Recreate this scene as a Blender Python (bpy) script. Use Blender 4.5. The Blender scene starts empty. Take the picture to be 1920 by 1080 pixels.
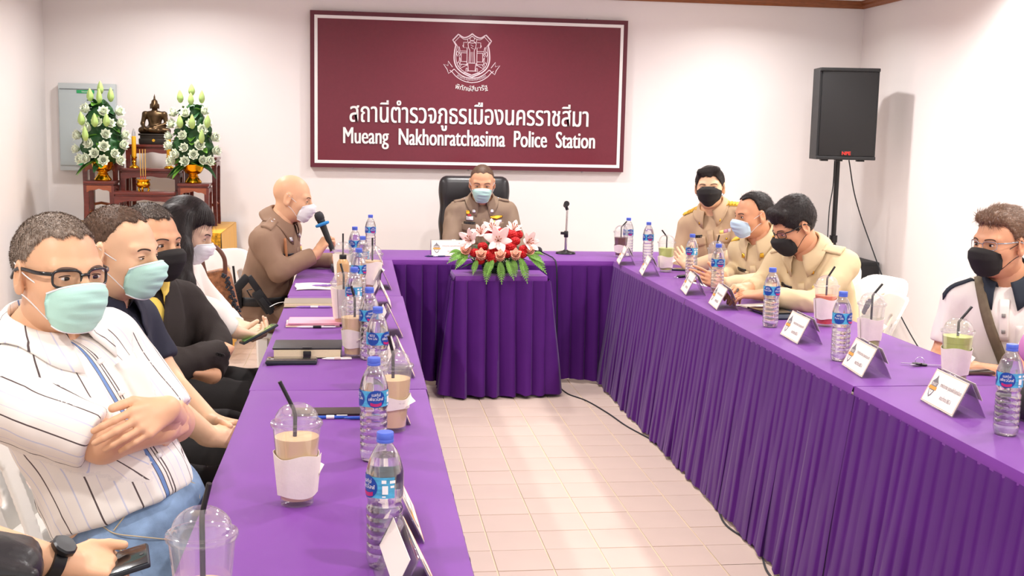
import bpy, bmesh, math, random
import numpy as np
from mathutils import Vector, Matrix
random.seed(7)
rng = np.random.default_rng(7)
SC = bpy.context.scene
COL = SC.collection
pi = math.pi

# ---------------------------------------------------------------- camera
CAM_H, FPX, YAW, PITCH, ROLL = 1.5113, 2188.5, 0.1320, 0.1327, 0.0211
cam_d = bpy.data.cameras.new('camera'); cam = bpy.data.objects.new('camera', cam_d); COL.objects.link(cam)
cam_d.sensor_width = 36.0; cam_d.lens = FPX * 36.0 / 1920.0; cam_d.clip_start = 0.05
_f = Vector((math.sin(YAW)*math.cos(PITCH), math.cos(YAW)*math.cos(PITCH), -math.sin(PITCH)))
_r = Vector((math.cos(YAW), -math.sin(YAW), 0)); _u = _r.cross(_f)
_r2 = math.cos(ROLL)*_r + math.sin(ROLL)*_u; _u2 = -math.sin(ROLL)*_r + math.cos(ROLL)*_u
_m = Matrix((_r2, _u2, -_f)).transposed().to_4x4(); _m.translation = (0, 0, CAM_H)
cam.matrix_world = _m
SC.camera = cam

# ---------------------------------------------------------------- world, lights, exposure
wd = bpy.data.worlds.new('world'); SC.world = wd; wd.use_nodes = True
bg = wd.node_tree.nodes['Background']; bg.inputs[0].default_value = (1.0, 0.985, 0.98, 1); bg.inputs[1].default_value = 0.95
SC.view_settings.view_transform = 'Standard'; SC.view_settings.look = 'None'
SC.view_settings.gamma = 1.0; SC.view_settings.exposure = 0.38; SC.view_settings.use_curve_mapping = False
SC.cycles.max_bounces = 10; SC.cycles.transparent_max_bounces = 28; SC.cycles.transmission_bounces = 10
SC.cycles.diffuse_bounces = 3; SC.cycles.caustics_reflective = False; SC.cycles.caustics_refractive = False
CEIL_Z = 2.54
WALL_Y, WALL_L, WALL_R = 8.60, -2.17, 3.78
LIGHTS = [(x, y) for y in (1.5, 3.2, 4.9, 6.6, 7.75) for x in (-1.15, 0.85, 2.75)] + [(3.42, 4.1), (3.42, 6.2)]
LIGHT_W = 13.0

# ---------------------------------------------------------------- materials
MATS = {}
def srgb(r, g, b):
    f = lambda c: (c/255/12.92 if c/255 <= .04045 else ((c/255+.055)/1.055)**2.4)
    return (f(r), f(g), f(b), 1.0)
def mat(name, col, rough=.6, metal=0., spec=.5, sub=0., sheen=0., noise=0., nscale=40., bump=0., bscale=200., coat=0., emit=0., trans=0., ior=1.45, stretch=(1,1,1), alpha=1.):
    if name in MATS: return MATS[name]
    m = bpy.data.materials.new(name); m.use_nodes = True; MATS[name] = m
    nt = m.node_tree; b = nt.nodes['Principled BSDF']
    I = b.inputs
    I['Base Color'].default_value = col; I['Roughness'].default_value = rough; I['Metallic'].default_value = metal
    I['Specular IOR Level'].default_value = spec; I['IOR'].default_value = ior
    if sub: I['Subsurface Weight'].default_value = sub; I['Subsurface Radius'].default_value = (.012,.005,.003)
    if sheen: I['Sheen Weight'].default_value = sheen; I['Sheen Roughness'].default_value = .4
    if coat: I['Coat Weight'].default_value = coat; I['Coat Roughness'].default_value = .12
    if trans: I['Transmission Weight'].default_value = trans
    if alpha < 1: I['Alpha'].default_value = alpha
    if emit: I['Emission Color'].default_value = col; I['Emission Strength'].default_value = emit
    if noise or bump:
        tc = nt.nodes.new('ShaderNodeTexCoord'); mp = nt.nodes.new('ShaderNodeMapping'); mp.inputs['Scale'].default_value = stretch
        nt.links.new(tc.outputs['Object'], mp.inputs['Vector'])
    if noise:
        n = nt.nodes.new('ShaderNodeTexNoise'); n.inputs['Scale'].default_value = nscale; n.inputs['Detail'].default_value = 4
        nt.links.new(mp.outputs[0], n.inputs['Vector'])
        mx = nt.nodes.new('ShaderNodeMixRGB'); mx.blend_type = 'MULTIPLY'; mx.inputs[0].default_value = 1
        rp = nt.nodes.new('ShaderNodeValToRGB'); lo = max(0, 1-noise)
        rp.color_ramp.elements[0].color = (lo, lo, lo, 1); rp.color_ramp.elements[0].position = .3
        rp.color_ramp.elements[1].color = (1+noise*.3,)*3 + (1,); rp.color_ramp.elements[1].position = .7
        nt.links.new(n.outputs['Fac'], rp.inputs[0]); mx.inputs[1].default_value = col
        nt.links.new(rp.outputs[0], mx.inputs[2]); nt.links.new(mx.outputs[0], I['Base Color'])
    if bump:
        n2 = nt.nodes.new('ShaderNodeTexNoise'); n2.inputs['Scale'].default_value = bscale; n2.inputs['Detail'].default_value = 3
        nt.links.new(mp.outputs[0], n2.inputs['Vector'])
        bp = nt.nodes.new('ShaderNodeBump'); bp.inputs['Strength'].default_value = bump; bp.inputs['Distance'].default_value = .002
        nt.links.new(n2.outputs['Fac'], bp.inputs['Height']); nt.links.new(bp.outputs[0], I['Normal'])
    return m
def clear_mat(name, tint=(1,1,1,1), gloss=.12, rough=.03, haze=0.):
    # thin clear plastic: see-through sheet with a fresnel gloss
    if name in MATS: return MATS[name]
    m = bpy.data.materials.new(name); m.use_nodes = True; MATS[name] = m; nt = m.node_tree
    for n in list(nt.nodes):
        if n.type == 'BSDF_PRINCIPLED': nt.nodes.remove(n)
    out = nt.nodes['Material Output']
    t = nt.nodes.new('ShaderNodeBsdfTransparent'); t.inputs[0].default_value = tint
    g = nt.nodes.new('ShaderNodeBsdfGlossy'); g.inputs['Roughness'].default_value = rough
    fr = nt.nodes.new('ShaderNodeLayerWeight'); fr.inputs['Blend'].default_value = .35
    mp = nt.nodes.new('ShaderNodeMapRange'); mp.inputs['To Min'].default_value = gloss*.45; mp.inputs['To Max'].default_value = min(1, gloss*6)
    nt.links.new(fr.outputs['Facing'], mp.inputs['Value'])
    mx = nt.nodes.new('ShaderNodeMixShader')
    nt.links.new(mp.outputs[0], mx.inputs[0]); nt.links.new(t.outputs[0], mx.inputs[1]); nt.links.new(g.outputs[0], mx.inputs[2])
    res = mx.outputs[0]
    if haze:  # diffuse white mixed in, standing for whitish highlights on the plastic
        df = nt.nodes.new('ShaderNodeBsdfTranslucent'); df.inputs[0].default_value = (1,1,1,1); d2 = nt.nodes.new('ShaderNodeBsdfDiffuse'); d2.inputs[0].default_value = (1,1,1,1)
        ad = nt.nodes.new('ShaderNodeMixShader'); ad.inputs[0].default_value = .5; nt.links.new(df.outputs[0], ad.inputs[1]); nt.links.new(d2.outputs[0], ad.inputs[2])
        m2 = nt.nodes.new('ShaderNodeMixShader'); m2.inputs[0].default_value = haze; nt.links.new(res, m2.inputs[1]); nt.links.new(ad.outputs[0], m2.inputs[2]); res = m2.outputs[0]
    nt.links.new(res, out.inputs['Surface'])
    return m

# ---------------------------------------------------------------- objects
def tag(o, label=None, cat=None, group=None, kind=None):
    if label: o['label'] = label
    if cat: o['category'] = cat
    if group: o['group'] = group
    if kind: o['kind'] = kind
    return o
LOC = {}
def thing(name, label, cat, loc=(0,0,0), group=None, rz=0.):
    o = bpy.data.objects.new(name, None); COL.objects.link(o); o.location = loc; o.rotation_euler = (0,0,rz)
    o.empty_display_size = .05
    tag(o, label, cat, group); LOC[o.name] = Vector(loc)
    return o
def mesh_obj(name, verts, faces, m=None, parent=None, smooth=True, world=False, flat_angle=None):
    """verts are local to the parent unless world=True (then the parent's location is taken off)."""
    V = np.asarray(verts, dtype=np.float64).reshape(-1,3)
    root = parent
    if world and parent is not None:
        off = np.zeros(3); q = parent
        while q is not None: off += np.array(q.location); q = q.parent
        V = V - off
    me = bpy.data.meshes.new(name)
    me.from_pydata(V.tolist() if not isinstance(V, list) else V, [], faces if isinstance(faces, list) else [list(map(int,f)) for f in faces])
    if smooth:
        me.polygons.foreach_set('use_smooth', [True]*len(me.polygons))
        if flat_angle: me.set_sharp_from_angle(angle=flat_angle)
    me.update()
    o = bpy.data.objects.new(name, me); COL.objects.link(o)
    if m is not None:
        for q in (m if isinstance(m, (list, tuple)) else [m]): me.materials.append(q)
    if parent is not None: o.parent = parent
    return o
class MB:
    """collects shapes into one mesh"""
    def __init__(s): s.v = []; s.f = []; s.mi = []
    def add(s, v, f, mi=0):
        b = len(s.v); s.v.extend([tuple(map(float, q)) for q in v]); s.f.extend([[i+b for i in q] for q in f]); s.mi.extend([mi]*len(f)); return s
    def box(s, c, d, bev=0., R=None, mi=0):
        x,y,z = d[0]/2, d[1]/2, d[2]/2
        if bev <= 0:
            v = [(-x,-y,-z),(x,-y,-z),(x,y,-z),(-x,y,-z),(-x,-y,z),(x,-y,z),(x,y,z),(-x,y,z)]
            f = [[0,3,2,1],[4,5,6,7],[0,1,5,4],[1,2,6,5],[2,3,7,6],[3,0,4,7]]
        else:
            bm = bmesh.new(); bmesh.ops.create_cube(bm, size=1)
            for q in bm.verts: q.co = (q.co.x*2*x, q.co.y*2*y, q.co.z*2*z)
            bmesh.ops.bevel(bm, geom=bm.edges[:], offset=min(bev, .49*min(d)), segments=2, affect='EDGES', profile=.6)
            bm.verts.index_update(); v = [q.co[:] for q in bm.verts]; f = [[q.index for q in g.verts] for g in bm.faces]; bm.free()
        return s._put(v, f, c, R, mi)
    def _put(s, v, f, c=(0,0,0), R=None, mi=0):
        v = np.asarray(v, float)
        if R is not None: v = v @ np.asarray(R).T
        return s.add(v + np.asarray(c, float), f, mi)
    def lathe(s, prof, n=20, c=(0,0,0), R=None, mi=0, cap=True, rad=None, arc=None):
        """prof: [(radius, z)...]; rad(angle, k) scales a ring"""
        v = []; f = []; a0, a1 = arc or (0, 2*pi); closed = arc is None; m = n if closed else n+1
        for k,(r,z) in enumerate(prof):
            for i in range(m):
                a = a0 + (a1-a0)*i/n; q = r*(rad(a,k) if rad else 1)
                v.append((q*math.cos(a), q*math.sin(a), z))
        for k in range(len(prof)-1):
            for i in range(n):
                j = (i+1) % m if closed else i+1
                f.append([k*m+i, k*m+j, (k+1)*m+j, (k+1)*m+i])
        if cap and closed:
            if prof[0][0] > 1e-5: f.append(list(range(m))[::-1])
            if prof[-1][0] > 1e-5: f.append([(len(prof)-1)*m+i for i in range(m)])
        return s._put(v, f, c, R, mi)
    def tube(s, pts, r, n=8, mi=0, cap=True, flat=None, up=None):
        P = [np.asarray(q, float) for q in pts]; rr = r if hasattr(r, '__len__') else [r]*len(P)
        v = []; f = []; prev = None
        for k,p in enumerate(P):
            t = P[min(k+1,len(P)-1)] - P[max(k-1,0)]; t = t/(np.linalg.norm(t)+1e-12)
            if prev is None:
                a = np.array(up if up is not None else ((0,0,1) if abs(t[2]) < .9 else (1,0,0)), float)
            else: a = prev
            a = a - t*(a@t); a /= np.linalg.norm(a)+1e-12; prev = a; b = np.cross(t, a)
            fl = flat or 1.
            for i in range(n):
                w = 2*pi*i/n; v.append(p + rr[k]*(math.cos(w)*a*fl + math.sin(w)*b))
        for k in range(len(P)-1):
            for i in range(n):
                j = (i+1) % n; f.append([k*n+i, k*n+j, (k+1)*n+j, (k+1)*n+i])
        if cap: f.append(list(range(n))[::-1]); f.append([(len(P)-1)*n+i for i in range(n)])
        return s.add(v, f, mi)
    def grid(s, fn, nu, nv, mi=0, closeu=False):
        v = [fn(i/nu, j/nv) for j in range(nv+1) for i in range(nu + (0 if closeu else 1))]; m = nu + (0 if closeu else 1)
        f = [[j*m+i, j*m+(i+1)%m, (j+1)*m+(i+1)%m, (j+1)*m+i] for j in range(nv) for i in range(nu)]
        return s.add(v, f, mi)
    def shell(s, fn, nu, nv, nrm, th, mi=0):
        """grid with a thickness: fn(u,v)->point, nrm(u,v)->direction"""
        A = [np.asarray(fn(i/nu, j/nv), float) for j in range(nv+1) for i in range(nu+1)]
        B = [a + th*np.asarray(nrm(i/nu, j/nv), float) for a,(j,i) in zip(A, [(j,i) for j in range(nv+1) for i in range(nu+1)])]
        n = len(A); m = nu+1; f = []
        for j in range(nv):
            for i in range(nu):
                q = [j*m+i, j*m+i+1, (j+1)*m+i+1, (j+1)*m+i]; f.append(q[::-1]); f.append([k+n for k in q])
        bd = [i for i in range(m)] + [j*m+nu for j in range(1,nv+1)] + [nv*m+i for i in range(nu-1,-1,-1)] + [j*m for j in range(nv-1,0,-1)]
        for k in range(len(bd)):
            a,b = bd[k], bd[(k+1)%len(bd)]; f.append([a,b,b+n,a+n])
        return s.add(A+B, f, mi)
    def poly(s, pts, th, R=None, c=(0,0,0), mi=0):
        """outline in local xy, extruded along z by th"""
        n = len(pts); v = [(x,y,0) for x,y in pts] + [(x,y,th) for x,y in pts]
        f = [list(range(n))[::-1], list(range(n,2*n))] + [[i,(i+1)%n,(i+1)%n+n,i+n] for i in range(n)]
        return s._put(v, f, c, R, mi)
    def build(s, name, m=None, parent=None, smooth=True, world=False, flat_angle=.7):
        o = mesh_obj(name, s.v, s.f, m, parent, smooth, world, flat_angle)
        if any(s.mi): o.data.polygons.foreach_set('material_index', s.mi)
        return o
def struct(o, kind='structure'): o['kind'] = kind; return o
def rotz(a): c,s_ = math.cos(a), math.sin(a); return np.array([[c,-s_,0],[s_,c,0],[0,0,1.]])
def rotx(a): c,s_ = math.cos(a), math.sin(a); return np.array([[1,0,0],[0,c,-s_],[0,s_,c.__float__()]])
def roty(a): c,s_ = math.cos(a), math.sin(a); return np.array([[c,0,s_],[0,1,0],[-s_,0,c]])
def unit(v): v = np.asarray(v, float); return v/(np.linalg.norm(v)+1e-12)
def bez(p, n=16):
    """smooth curve through points (Catmull-Rom)"""
    P = [np.asarray(q, float) for q in p]; P = [2*P[0]-P[1]] + P + [2*P[-1]-P[-2]]; out = []
    for k in range(1, len(P)-2):
        for i in range(n):
            t = i/n; a,b,c,d = P[k-1],P[k],P[k+1],P[k+2]
            out.append(.5*((2*b)+(-a+c)*t+(2*a-5*b+4*c-d)*t*t+(-a+3*b-3*c+d)*t**3))
    out.append(P[-2]); return out
def copy_tree(o, parent=None):
    c = o.copy(); COL.objects.link(c)
    if parent is not None: c.parent = parent
    for ch in list(o.children): copy_tree(ch, c)
    return c
TEXT_CACHE = {}
def text_mesh(body, size=1., ext=0., bold=0.):
    """lettering as mesh data centred on the origin in the xy plane, width returned"""
    key = (body, size, ext, bold)
    if key in TEXT_CACHE: return TEXT_CACHE[key]
    cu = bpy.data.curves.new('lettering', 'FONT'); cu.body = body; cu.size = size; cu.extrude = ext; cu.offset = bold
    cu.align_x = 'CENTER'; cu.align_y = 'CENTER'; cu.resolution_u = 5 if size > .1 else 3
    o = bpy.data.objects.new('lettering', cu); COL.objects.link(o)
    dg = bpy.context.evaluated_depsgraph_get(); me = bpy.data.meshes.new_from_object(o.evaluated_get(dg))
    bpy.data.objects.remove(o); bpy.data.curves.remove(cu)
    n = len(me.vertices); v = np.empty(n*3); me.vertices.foreach_get('co', v); v = v.reshape(-1,3)
    f = [list(q.vertices) for q in me.polygons]; bpy.data.meshes.remove(me)
    TEXT_CACHE[key] = (v, f); return v, f
def text_to(mb, body, size, c, R, ext=0., bold=0., width=None, height=None, bend=None, mi=0):
    v, f = text_mesh(body, size, ext, bold)
    if len(v) == 0: return mb
    v = v.copy(); mn, mx = v.min(0), v.max(0); v[:, :2] -= (mn[:2]+mx[:2])/2
    if width: v[:,0] *= width/max(1e-6, mx[0]-mn[0])
    if height: v[:,1] *= height/max(1e-6, mx[1]-mn[1])
    if bend is not None: v = bend(v)
    return mb._put(v, f, c, R, mi)
FACE_CAM = np.array([[1,0,0],[0,0,-1],[0,1,0]], float)   # xy plane -> facing -Y (x right, y up)
# ================================================================ the room
M_WALL = mat('wall paint', srgb(246,240,238), .75, bump=.04, bscale=90)
M_CEIL = mat('ceiling paint', srgb(250,248,246), .8)
M_TRIM = mat('stained wood trim', srgb(150,88,48), .4, noise=.35, nscale=18, stretch=(1,14,14))
M_TILE = mat('floor tile glaze', srgb(214,192,178), .5, spec=.25, noise=.05, nscale=3)
M_GROUT = mat('grout', srgb(236,214,180), .85)
m = MB(); m.box(((WALL_L+WALL_R)/2, WALL_Y+.06, 1.27), (WALL_R-WALL_L+.3, .12, 2.54)); struct(m.build('wall_back', M_WALL, smooth=False))
m = MB(); m.box((WALL_L-.06, 4.0, 1.27), (.12, 9.3, 2.54)); struct(m.build('wall_left', M_WALL, smooth=False))
m = MB(); m.box((WALL_R+.06, 4.0, 1.27), (.12, 9.3, 2.54)); struct(m.build('wall_right', M_WALL, smooth=False))
m = MB(); m.box(((WALL_L+WALL_R)/2, 4.0, CEIL_Z+.03), (WALL_R-WALL_L+.4, 9.4, .06)); struct(m.build('ceiling', M_CEIL, smooth=False))
def cove(name, a, b, inward):
    a, b, w = np.array(a,float), np.array(b,float), np.array(inward,float)
    prof = [(0,0),(.012,0),(.016,.008),(.03,.02),(.034,.034),(.05,.044),(.05,.052),(0,.052)]
    m = MB(); n = len(prof)
    v = [a + w*x + np.array([0,0,z]) for x,z in prof] + [b + w*x + np.array([0,0,z]) for x,z in prof]
    m.add(v, [[i,(i+1)%n,(i+1)%n+n,i+n] for i in range(n)] + [list(range(n)), list(range(n,2*n))[::-1]])
    return struct(m.build(name, M_TRIM, smooth=False))
cove('trim_1', (WALL_L, WALL_Y, 2.487), (WALL_R, WALL_Y, 2.487), (0,-1,0))
cove('trim_2', (WALL_R, WALL_Y, 2.487), (WALL_R, -.5, 2.487), (-1,0,0))
cove('trim_3', (WALL_L, WALL_Y, 2.487), (WALL_L, -.5, 2.487), (1,0,0))
M_BASE = mat('baseboard paint', srgb(225,215,208), .5)
for nm, c, d in (('baseboard_back', ((WALL_L+WALL_R)/2, WALL_Y-.008, .05), (WALL_R-WALL_L, .016, .1)),
                 ('baseboard_left', (WALL_L+.008, 4, .05), (.016, 9.2, .1)), ('baseboard_right', (WALL_R-.008, 4, .05), (.016, 9.2, .1))):
    m = MB(); m.box(c, d, .004); struct(m.build(nm, M_BASE))
# floor: grout bed with separate tiles
m = MB(); m.box(((WALL_L+WALL_R)/2, 4.0, -.032), (WALL_R-WALL_L+.4, 9.4, .06)); floor = struct(m.build('floor', M_GROUT, smooth=False))
TX0, TY0, TS = 1.0817, 5.6535, .2
tm = MB(); tm.box((0,0,-.003), (TS-.0045, TS-.0045, .008), .0016)
tproto = None; rest = MB(); n_ind = 0
for i in range(-17, 15):
    for j in range(-27, 16):
        x, y = TX0 + (i+.5)*TS, TY0 + (j+.5)*TS
        if not (WALL_L < x < WALL_R and -.5 < y < WALL_Y): continue
        vis = (.1 < x < 1.75 and 2.2 < y < 7.1 and x < .1 + .34*(y-.2)) or (x < -.75 and 3.4 < y < 5.6 and x > -1.75)
        if vis and n_ind < 300:
            if tproto is None:
                tproto = tm.build('tile', M_TILE, floor, smooth=False); o = tproto
            else:
                o = tproto.copy(); COL.objects.link(o); o.parent = floor
            o.location = (x, y, random.uniform(-.0006, .0006)); o.rotation_euler = (random.uniform(-.0012,.0012), random.uniform(-.0012,.0012), 0); n_ind += 1
        else:
            h = TS/2-.002; rest.add([(x-h,y-h,.0008),(x+h,y-h,.0008),(x+h,y+h,.0008),(x-h,y+h,.0008)], [[0,1,2,3]])
o = rest.build('tile_field', M_TILE, floor, smooth=False); o['kind'] = 'stuff'
# ceiling downlights
M_LAMP = mat('lamp diffuser', (1,.95,.9,1), .5, emit=6.); M_RING = mat('lamp ring', srgb(240,240,240), .4)
for k,(x,y) in enumerate(LIGHTS):
    t = thing('downlight', 'round white recessed ceiling downlight above the meeting tables', 'light', (x,y,CEIL_Z), 'ceiling downlights')
    if k == 0:
        m = MB(); m.lathe([(.075,0),(.078,-.004),(.074,-.009),(.066,-.007),(.066,-.001)], 24, cap=False); rg = m.build('ring', M_RING, t)
        m = MB(); m.lathe([(0,-.003),(.066,-.003)], 24, cap=False); df = m.build('diffuser', M_LAMP, t)
    else:
        for q in (rg, df): c = q.copy(); COL.objects.link(c); c.parent = t
    l = bpy.data.lights.new('downlight_lamp', 'AREA'); l.shape = 'DISK'; l.size = .13; l.energy = LIGHT_W; l.color = (1,.97,.945); l.spread = 2.7
    lo = bpy.data.objects.new('downlight_lamp', l); COL.objects.link(lo); lo.parent = t; lo.location = (0,0,-.012)

# ================================================================ wall sign
M_MAROON = mat('maroon sign board', srgb(116,40,55), .22, spec=.5, noise=.06, nscale=60)
M_SIGNFR = mat('dark maroon sign frame', srgb(98,34,48), .3)
M_WHITE = mat('white acrylic', srgb(248,246,244), .4)
M_SILVER = mat('pale silver line print', srgb(226,205,212), .45)
SX0, SX1, SZ0, SZ1, SYF = -.346, 1.952, 1.233, 2.337, WALL_Y-.045
sg = thing('wall_sign', 'maroon police station sign with white Thai and English lettering on the back wall', 'sign', ((SX0+SX1)/2, WALL_Y, SZ0))
m = MB(); m.box(((SX0+SX1)/2, WALL_Y-.022, (SZ0+SZ1)/2), (SX1-SX0-.02, .04, SZ1-SZ0-.02)); m.build('board', M_MAROON, sg, False, True)
def frame_rect(mb, x0, x1, z0, z1, w, y0, y1):
    mb.box(((x0+x1)/2, (y0+y1)/2, z1-w/2), (x1-x0, abs(y1-y0), w)); mb.box(((x0+x1)/2, (y0+y1)/2, z0+w/2), (x1-x0, abs(y1-y0), w))
    mb.box((x0+w/2, (y0+y1)/2, (z0+z1)/2), (w, abs(y1-y0), z1-z0-2*w)); mb.box((x1-w/2, (y0+y1)/2, (z0+z1)/2), (w, abs(y1-y0), z1-z0-2*w))
m = MB(); frame_rect(m, SX0, SX1, SZ0, SZ1, .028, WALL_Y, SYF-.004); m.build('frame', M_SIGNFR, sg, False, True)
m = MB(); frame_rect(m, SX0+.03, SX1-.03, SZ0+.03, SZ1-.03, .022, SYF+.003, SYF-.002); m.build('border_line', M_WHITE, sg, False, True)
YT = SYF+.001
m = MB()
for bx in (-.0022, .0022): text_to(m, 'สถานีตำรวจภูธรเมืองนครราชสีมา', .2, (.805+bx, YT-abs(bx)*.1*(bx > 0), 1.615), FACE_CAM, .006, 0., width=1.741)
m.build('lettering', M_WHITE, sg, False, True)
for wtxt, x0, x1, has in (('Mueang', -.113, .214, 1), ('Nakhonratchasima', .285, 1.062, 0), ('Police', 1.126, 1.372, 0), ('Station', 1.438, 1.732, 0)):
    m = MB()
    for bx in (-.0028, .0028): text_to(m, wtxt, .13, ((x0+x1)/2+bx, YT-abs(bx)*.1*(bx > 0), 1.462 - (.016 if has else 0)), FACE_CAM, .006, 0., width=x1-x0-.005, height=.152 if has else .118)
    m.build('lettering', M_WHITE, sg, False, True)
# emblem: engraved line drawing (shield, temple gate, statue, ribbon)
EX, EZ, ES = .808, 2.05, .001   # unit: mm
em = MB()
def ln(pts, w=5.5, closed=False):
    P = [np.array([EX+x*ES, SYF-.0005, EZ+z*ES]) for x,z in pts]
    if closed: P = P + [P[0], P[1]]
    em.tube(P, w*ES*.5, 4, up=(0,-1,0), flat=.5)
def cv(pts, w=5.5, n=6): ln([(q[0],q[1]) for q in bez([(x,z,0) for x,z in pts], n)], w)
SH = [(0,-150),(-60,-125),(-108,-85),(-128,-30),(-126,30),(-118,75),(-140,110),(-102,150),(-60,130),(-30,138),(0,158)]
sh_full = [(q[0],q[1]) for q in bez([(x,z,0) for x,z in SH[:6]], 6)] + [(-140,110),(-100,152)] + [(q[0],q[1]) for q in bez([(x,z,0) for x,z in [(-100,152),(-62,130),(-28,138),(0,158)]], 5)][1:]
ln(sh_full + [(-x,z) for x,z in sh_full[::-1]], 9)
ln([(x*.9,z*.9) for x,z in sh_full] + [(-x*.9,z*.9) for x,z in sh_full[::-1]], 4.5)
for sgn in (-1,1):
    s_ = lambda p: [(sgn*x,z) for x,z in p]
    ln(s_([(-30,-50),(-24,-105)]),5); ln(s_([(-24,-50),(0,-50)]),5); ln(s_([(-32,-106),(0,-106)]),5); ln(s_([(-20,-46),(-16,40),(-26,60),(-30,88),(-12,106),(0,112)]),5)
    ln(s_([(-8,-46),(-6,30)]),4); ln(s_([(-34,118),(-30,96),(0,92)]),5); ln(s_([(-36,-70),(-36,60),(-62,60),(-62,96),(-36,96)]),5)
    ln(s_([(-36,22),(-85,22),(-85,34),(-36,34)]),4); ln(s_([(-78,20),(-78,-40),(-36,-40)]),5); ln(s_([(-84,-60),(-36,-60)]),4)
    ln(s_([(-36,-64),(-90,-92)]),4); ln(s_([(-62,60),(-68,72),(-62,80)]),4)
    for bx, bz in ((-98,20),(-92,-55)):
        cv(s_([(bx-6,bz-25),(bx-14,bz),(bx,bz+18),(bx+2,bz+45),(bx+10,bz+22),(bx+6,bz),(bx+14,bz-10),(bx+4,bz-26)]),4)
        cv(s_([(bx,bz-18),(bx+2,bz),(bx-4,bz+8)]),4)
    cv(s_([(-42,-112),(-42,-92),(-37,-86),(-32,-92),(-32,-112)]),4)
    cv(s_([(-60,-118),(-40,-124),(-20,-132),(0,-138)]),4)
    # ribbon
    cv(s_([(0,-190),(-55,-180),(-110,-150),(-146,-112)]),5.5,8); cv(s_([(0,-158),(-50,-150),(-95,-125),(-128,-95)]),5.5,8)
    ln(s_([(-128,-95),(-146,-112),(-168,-128),(-178,-100),(-205,-62),(-172,-72),(-172,-40),(-140,-82)]),5.5); ln(s_([(-146,-112),(-160,-104)]),5)
em.tube([(EX+.016*math.cos(a), SYF-.0005, EZ+.122+.016*math.sin(a)) for a in np.linspace(0,2*pi,13)], .0022, 4)
ln([(-10,80),(10,70),(-8,60),(12,50)],4)
def arcbend(R):
    def b(v):
        w = v.copy(); a = v[:,0]/R; w[:,0] = (R-v[:,1])*np.sin(a) if R < 0 else (R-v[:,1])*np.sin(a); w[:,1] = R-(R-v[:,1])*np.cos(a); return w
    return b
em.build('emblem', M_SILVER, sg, False, True)
m = MB(); text_to(m, 'สถานีตำรวจภูธรเมืองนครราชสีมา', .03, (EX, YT, EZ-.167), FACE_CAM, .0015, 0., width=.22, bend=arcbend(.2))
m.build('lettering', M_SILVER, sg, False, True)
m = MB(); text_to(m, 'พิทักษ์สีมารัฐ', .05, (EX, YT, EZ-.235), FACE_CAM, .003, 0., width=.235, bend=arcbend(.42)); m.build('lettering', M_WHITE, sg, False, True)
for x in (SX0+.3, .8, SX1-.3):
    for z in (SZ0-.004, SZ1+.004): m = MB(); m.box((x, WALL_Y-.006, z), (.012,.012,.012), .002); m.build('wall_clip', mat('steel', srgb(190,190,190), .3, 1.), sg, True, True)

# electrical panel on the wall
ep = thing('electrical_panel', 'pale grey metal electrical cabinet on the wall behind the lotus vase', 'panel', (-1.88, WALL_Y, 1.18))
M_PANEL = mat('grey enamel', srgb(196,205,206), .4); M_PANEL2 = mat('grey enamel door', srgb(186,198,200), .35)
m = MB(); m.box((-1.878, WALL_Y-.03, 1.483), (.385,.06,.605), .006); m.build('body', M_PANEL, ep, True, True)
m = MB(); m.box((-1.878, WALL_Y-.063, 1.483), (.372,.008,.53), .003); m.build('door', M_PANEL2, ep, True, True)
m = MB(); m.box((-1.878, WALL_Y-.069, 1.745), (.36,.004,.004)); m.build('seam', mat('seam dark', srgb(110,118,120), .6), ep, False, True)
M_GREEN = mat('green sticker', srgb(50,170,105), .5)
for zz, xx in ((1.728, -1.885), (1.23, -1.885)):
    m = MB(); m.box((xx, WALL_Y-.0685, zz), (.118,.003,.022)); st = m.build('sticker', M_GREEN, ep, False, True)
    m = MB(); text_to(m, 'Schneider', .02, (xx, WALL_Y-.0705, zz), FACE_CAM, width=.05, height=.01); m.build('lettering', M_WHITE, st, False, True)

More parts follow.
